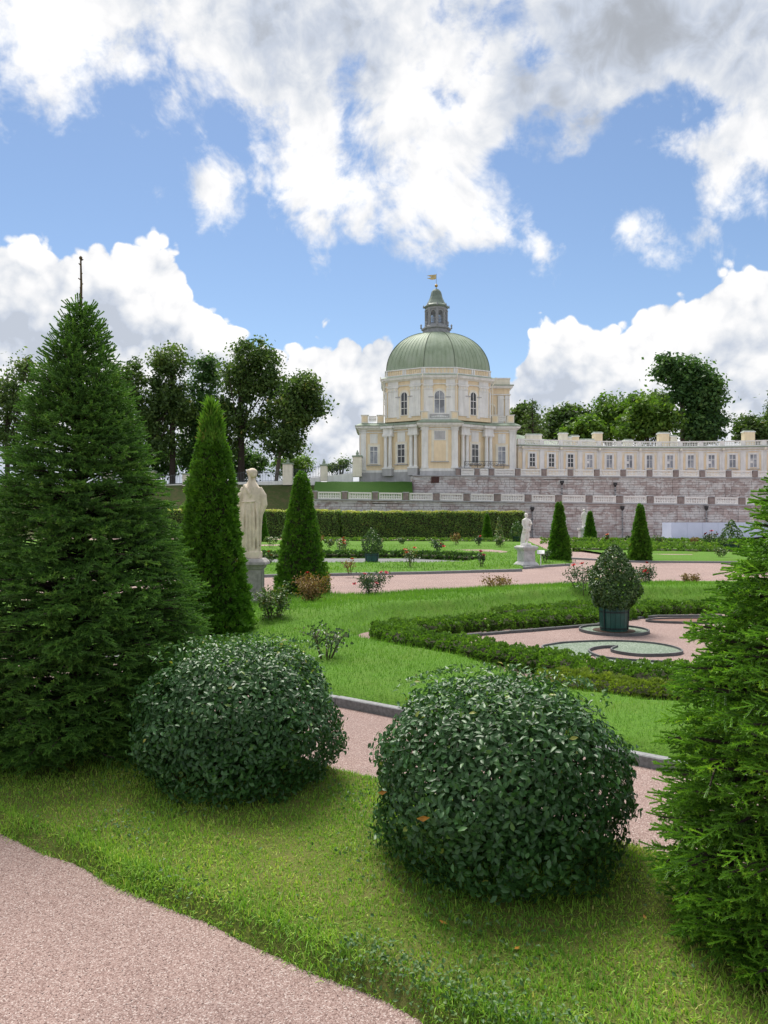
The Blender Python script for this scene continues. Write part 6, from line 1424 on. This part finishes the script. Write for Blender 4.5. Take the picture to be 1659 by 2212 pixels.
# ---------------------------------------------------------------- trees
def tree(name, label, base, crowns, mat, n, leaf, seed, trunk=(.35, .6), lean=0.0, group=None, bark='bark', clump=1.5, gap=1.0, limbs=9, fork=None):
    """crowns: ellipsoids (x, z, rx, rz) above the base; leaves grow in clumps on limbs"""
    rs = np.random.default_rng(seed); root = thing(name, label, 'tree', base, group=group); cl = []
    vol = np.array([c[2] * c[3] for c in crowns]); vol = vol / vol.sum(); nc = max(10, int(sum(c[2] * c[3] for c in crowns) * 6.0 / clump ** 2 * gap))
    for k in range(nc):
        c = crowns[rs.choice(len(crowns), p=vol)]; v = rs.normal(0, 1, 3); v /= np.linalg.norm(v); r = rs.uniform(.05, 1) ** .5
        cl.append((c[0] + v[0] * c[2] * r * .9, v[1] * c[2] * r * .9, c[1] + v[2] * c[3] * r * .92))
    cl = np.array(cl); H = max(c[1] + c[3] for c in crowns); per = max(1, n // nc)
    k = np.repeat(np.arange(nc), per); v = rs.normal(0, 1, (len(k), 3)); v = v * .52
    rc = rs.uniform(.5, 1.35, nc) * clump
    C = cl[k] + v * rc[k][:, None] * np.array([[1, 1, .72]]); tn = (rs.uniform(.2, .7, nc))[k] + rs.normal(0, .14, len(k))
    quad_cloud('crown', C, v * .6 + np.array([[0, 0, .5]]), leaf * rs.uniform(.55, 1.2, len(k)), mat, tn, root, rand=.8)
    tk = MB(); ht = H * trunk[1]; bx = lean * ht
    pts_ = [(0, 0, -1.0), (bx * .3 + .1, 0, ht * .35), (bx * .7 - .05, 0, ht * .7), (bx, 0, ht), (bx * 1.15, 0, H * .88)]
    tk.tube(pts_, [trunk[0] * 1.25, trunk[0], trunk[0] * .8, trunk[0] * .6, .06], 9); tk.build('trunk', bark, root)
    lm = MB()
    for j in range(limbs):
        q = cl[rs.integers(nc)]; f = rs.uniform(.35, .85); s0 = np.array([np.interp(f * ht, [0, ht], [0, bx]), 0, f * ht]); m_ = (s0 + q) / 2 + np.array([0, 0, -.06 * H * rs.uniform(0, 1)]); lm.tube([s0, m_, q], [trunk[0] * .42, trunk[0] * .25, .05], 6)
    if fork:
        for f in fork: lm.tube(f, [trunk[0] * .5, trunk[0] * .35, .08], 6)
    lm.build('limbs', bark, root)
    return root
def at_tree(x, yb, d): p = P(x, yb, d); return Vector((p.x, d, 6.8 if d < 200 else p.z))
def el(x, y, rx, ry, base, d):        # picture ellipse -> crown ellipsoid
    p = P(x, y, d); return (p.x - base.x, p.z - base.z, rx * 1.08 / F * d, ry * 1.05 / F * d)
D1 = 116.0
def mk(name, label, x, ells, mat, n, seed, d=D1, **k):
    b = at_tree(x, 1045, d); return tree(name, label, b, [el(*e, b, d) for e in ells], mat, n, k.pop('leaf', .30), seed, **k)
GL = 'old trees behind the fence on the bank'
mk('broadleaf_tree', 'dark broadleaf tree at the far end of the bank behind the spruce', 15, [(20, 850, 55, 60), (0, 930, 60, 60), (60, 800, 40, 35)], 'oak', 6750, 21, gap=1.0)
mk('broadleaf_tree', 'tall oak emerging beside the bare leader of the dark spruce', 272, [(268, 830, 42, 68), (290, 900, 55, 60), (240, 950, 50, 60)], 'oak', 12150, 22, gap=1.0)
mk('broadleaf_tree', 'slender oak with a straight visible trunk behind the fence', 372, [(362, 785, 38, 45), (345, 850, 40, 45), (385, 870, 38, 50), (330, 905, 40, 40), (350, 960, 40, 30)], 'oak', 12825, 23, gap=1.0, trunk=(.42, .8))
mk('broadleaf_tree', 'dark tree filling the middle of the bank behind the shaggy thuja', 438, [(440, 815, 38, 50), (440, 900, 45, 70), (420, 975, 50, 50)], 'maple', 12150, 24, d=121, gap=.9)
mk('broadleaf_tree', 'tallest oak on the bank with a wide open crown above the statue', 520, [(545, 775, 48, 45), (520, 830, 45, 60), (580, 840, 35, 60), (500, 900, 45, 50), (570, 920, 40, 50), (490, 960, 45, 35)], 'oak', 16200, 25, gap=1.0, trunk=(.5, .75))
mk('broadleaf_tree', 'leaning oak with a thin pale trunk at the open end of the bank', 592, [(640, 880, 48, 55), (655, 830, 30, 28), (620, 950, 50, 40), (672, 875, 24, 45)], 'oak', 12150, 26, d=112, gap=1.0, trunk=(.28, .8), lean=.16, bark='bark_pale')
mk('broadleaf_tree', 'low dark understory tree behind the fence next to the slender oak', 300, [(300, 985, 45, 42), (350, 1000, 40, 30)], 'maple', 5400, 27, d=124, gap=1.0)
mk('broadleaf_tree', 'low dark understory tree behind the fence below the tallest oak', 470, [(470, 995, 55, 40), (540, 1000, 45, 36)], 'maple', 6750, 28, d=124, gap=1.0)
mk('broadleaf_tree', 'small pale green tree behind the fence beside the leaning trunk', 655, [(655, 1005, 32, 20), (620, 1010, 30, 22)], 'linden', 3375, 29, d=130, gap=1.0, leaf=.26)
mk('broadleaf_tree', 'distant small pine shaped tree seen through the fence by the tower', 735, [(735, 1003, 16, 14), (748, 1012, 14, 9), (715, 1012, 14, 8)], 'oak', 1215, 30, d=160, gap=.9, leaf=.28)
# behind the gallery
D2 = 150.0
def mk2(name, label, x, ells, mat, n, seed, d=D2, **k): return mk(name, label, x, ells, mat, n, seed, d=d, leaf=k.pop('leaf', .42), clump=k.pop('clump', 1.9), **k)
b = at_tree(1150, 950, 128); lr = thing('larch_tree', 'thin larch with drooping open branches beside the tower', 'tree', b); Hh = P(1150, 860, 128).z - b.z
MB().tube([(0, 0, 0), (.1, 0, Hh * .5), (0, 0, Hh)], [.3, .2, .04], 7).build('trunk', 'bark', lr); lmb = MB(); C = []
for k in range(46):
    z = Hh * (.42 + .56 * k / 46); a = 2.4 * k; L = (1 - z / Hh) * 7 + .6; e = (cos(a) * L, sin(a) * L, z - .06 * L * 2); lmb.tube([(0, 0, z), (cos(a) * L * .5, sin(a) * L * .5, z + .1 * L), e], [.07, .04, .02], 4)
    for q in range(34): f = random.uniform(.25, 1); C.append((cos(a) * L * f + random.gauss(0, .25), sin(a) * L * f + random.gauss(0, .25), z - .12 * L * f * f + random.gauss(-.1, .2)))
lmb.build('limbs', 'bark', lr); C = np.array(C); quad_cloud('crown', C, np.tile([0, 0, 1.], (len(C), 1)), RNG.uniform(.12, .26, len(C)), 'oak', RNG.uniform(.2, .8, len(C)), lr)
mk2('broadleaf_tree', 'dark tree directly behind the tower corner', 1120, [(1122, 905, 18, 40), (1135, 930, 25, 30)], 'oak', 3510, 41, d=135)
mk2('broadleaf_tree', 'dark loose tree over the gallery roof next to the larch', 1215, [(1215, 918, 45, 30), (1240, 905, 32, 25), (1185, 935, 35, 22)], 'oak', 7425, 42, gap=.9)
mk2('broadleaf_tree', 'mid green linden over the first tall chimney', 1262, [(1262, 930, 40, 26)], 'linden', 4725, 43, d=140)
mk2('broadleaf_tree', 'broad green tree crown in the middle above the gallery', 1320, [(1320, 898, 48, 38), (1350, 920, 55, 34), (1290, 915, 32, 36)], 'linden', 10125, 44, d=146)
mk2('broadleaf_tree', 'bright yellow green linden beside the tall dark maple', 1400, [(1395, 898, 52, 38), (1430, 910, 32, 36), (1370, 925, 44, 28)], 'linden', 10125, 45, d=138)
mk2('broadleaf_tree', 'dark oak top showing behind the bright linden', 1420, [(1420, 870, 40, 22), (1380, 875, 25, 18)], 'oak', 4050, 46, d=158)
b = at_tree(1470, 950, 142)
mk2('broadleaf_tree', 'tallest dark maple with one side limb bare of leaves', 1475, [(1505, 825, 40, 44), (1480, 800, 34, 22), (1528, 860, 36, 48), (1515, 920, 50, 42), (1492, 870, 34, 48), (1478, 835, 22, 34), (1442, 785, 22, 16), (1432, 805, 14, 10)], 'maple', 19000, 47, d=142, bark='bark_pale', trunk=(.55, .62), gap=1.1)
mk2('broadleaf_tree', 'low round tree behind the last chimney', 1605, [(1605, 930, 24, 22), (1625, 940, 20, 15)], 'oak', 3510, 48)
mk2('broadleaf_tree', 'tree at the far end of the gallery behind the light spruce', 1660, [(1660, 925, 30, 28), (1690, 900, 40, 40)], 'oak', 4860, 49)
# a belt of wood far away closing the horizon
n = 13000; a = RNG.uniform(-1, 1, n); X_ = a * 330; hgt = 7 + 3.0 * np.sin(a * 23) + 2.0 * np.sin(a * 57 + 1) + RNG.normal(0, .8, n); fz = RNG.uniform(0, 1, n) ** .6
o = quad_cloud('distant_wood', np.column_stack([X_, 340 + RNG.uniform(-14, 14, n) + 2 * np.sin(a * 80), 4 + fz * hgt]), np.tile([0, -.5, .6], (n, 1)), RNG.uniform(1.0, 1.9, n), 'maple', RNG.uniform(0, .8, n)); tag(o, 'far belt of dark woodland behind the palace park', 'wood', kind='stuff')
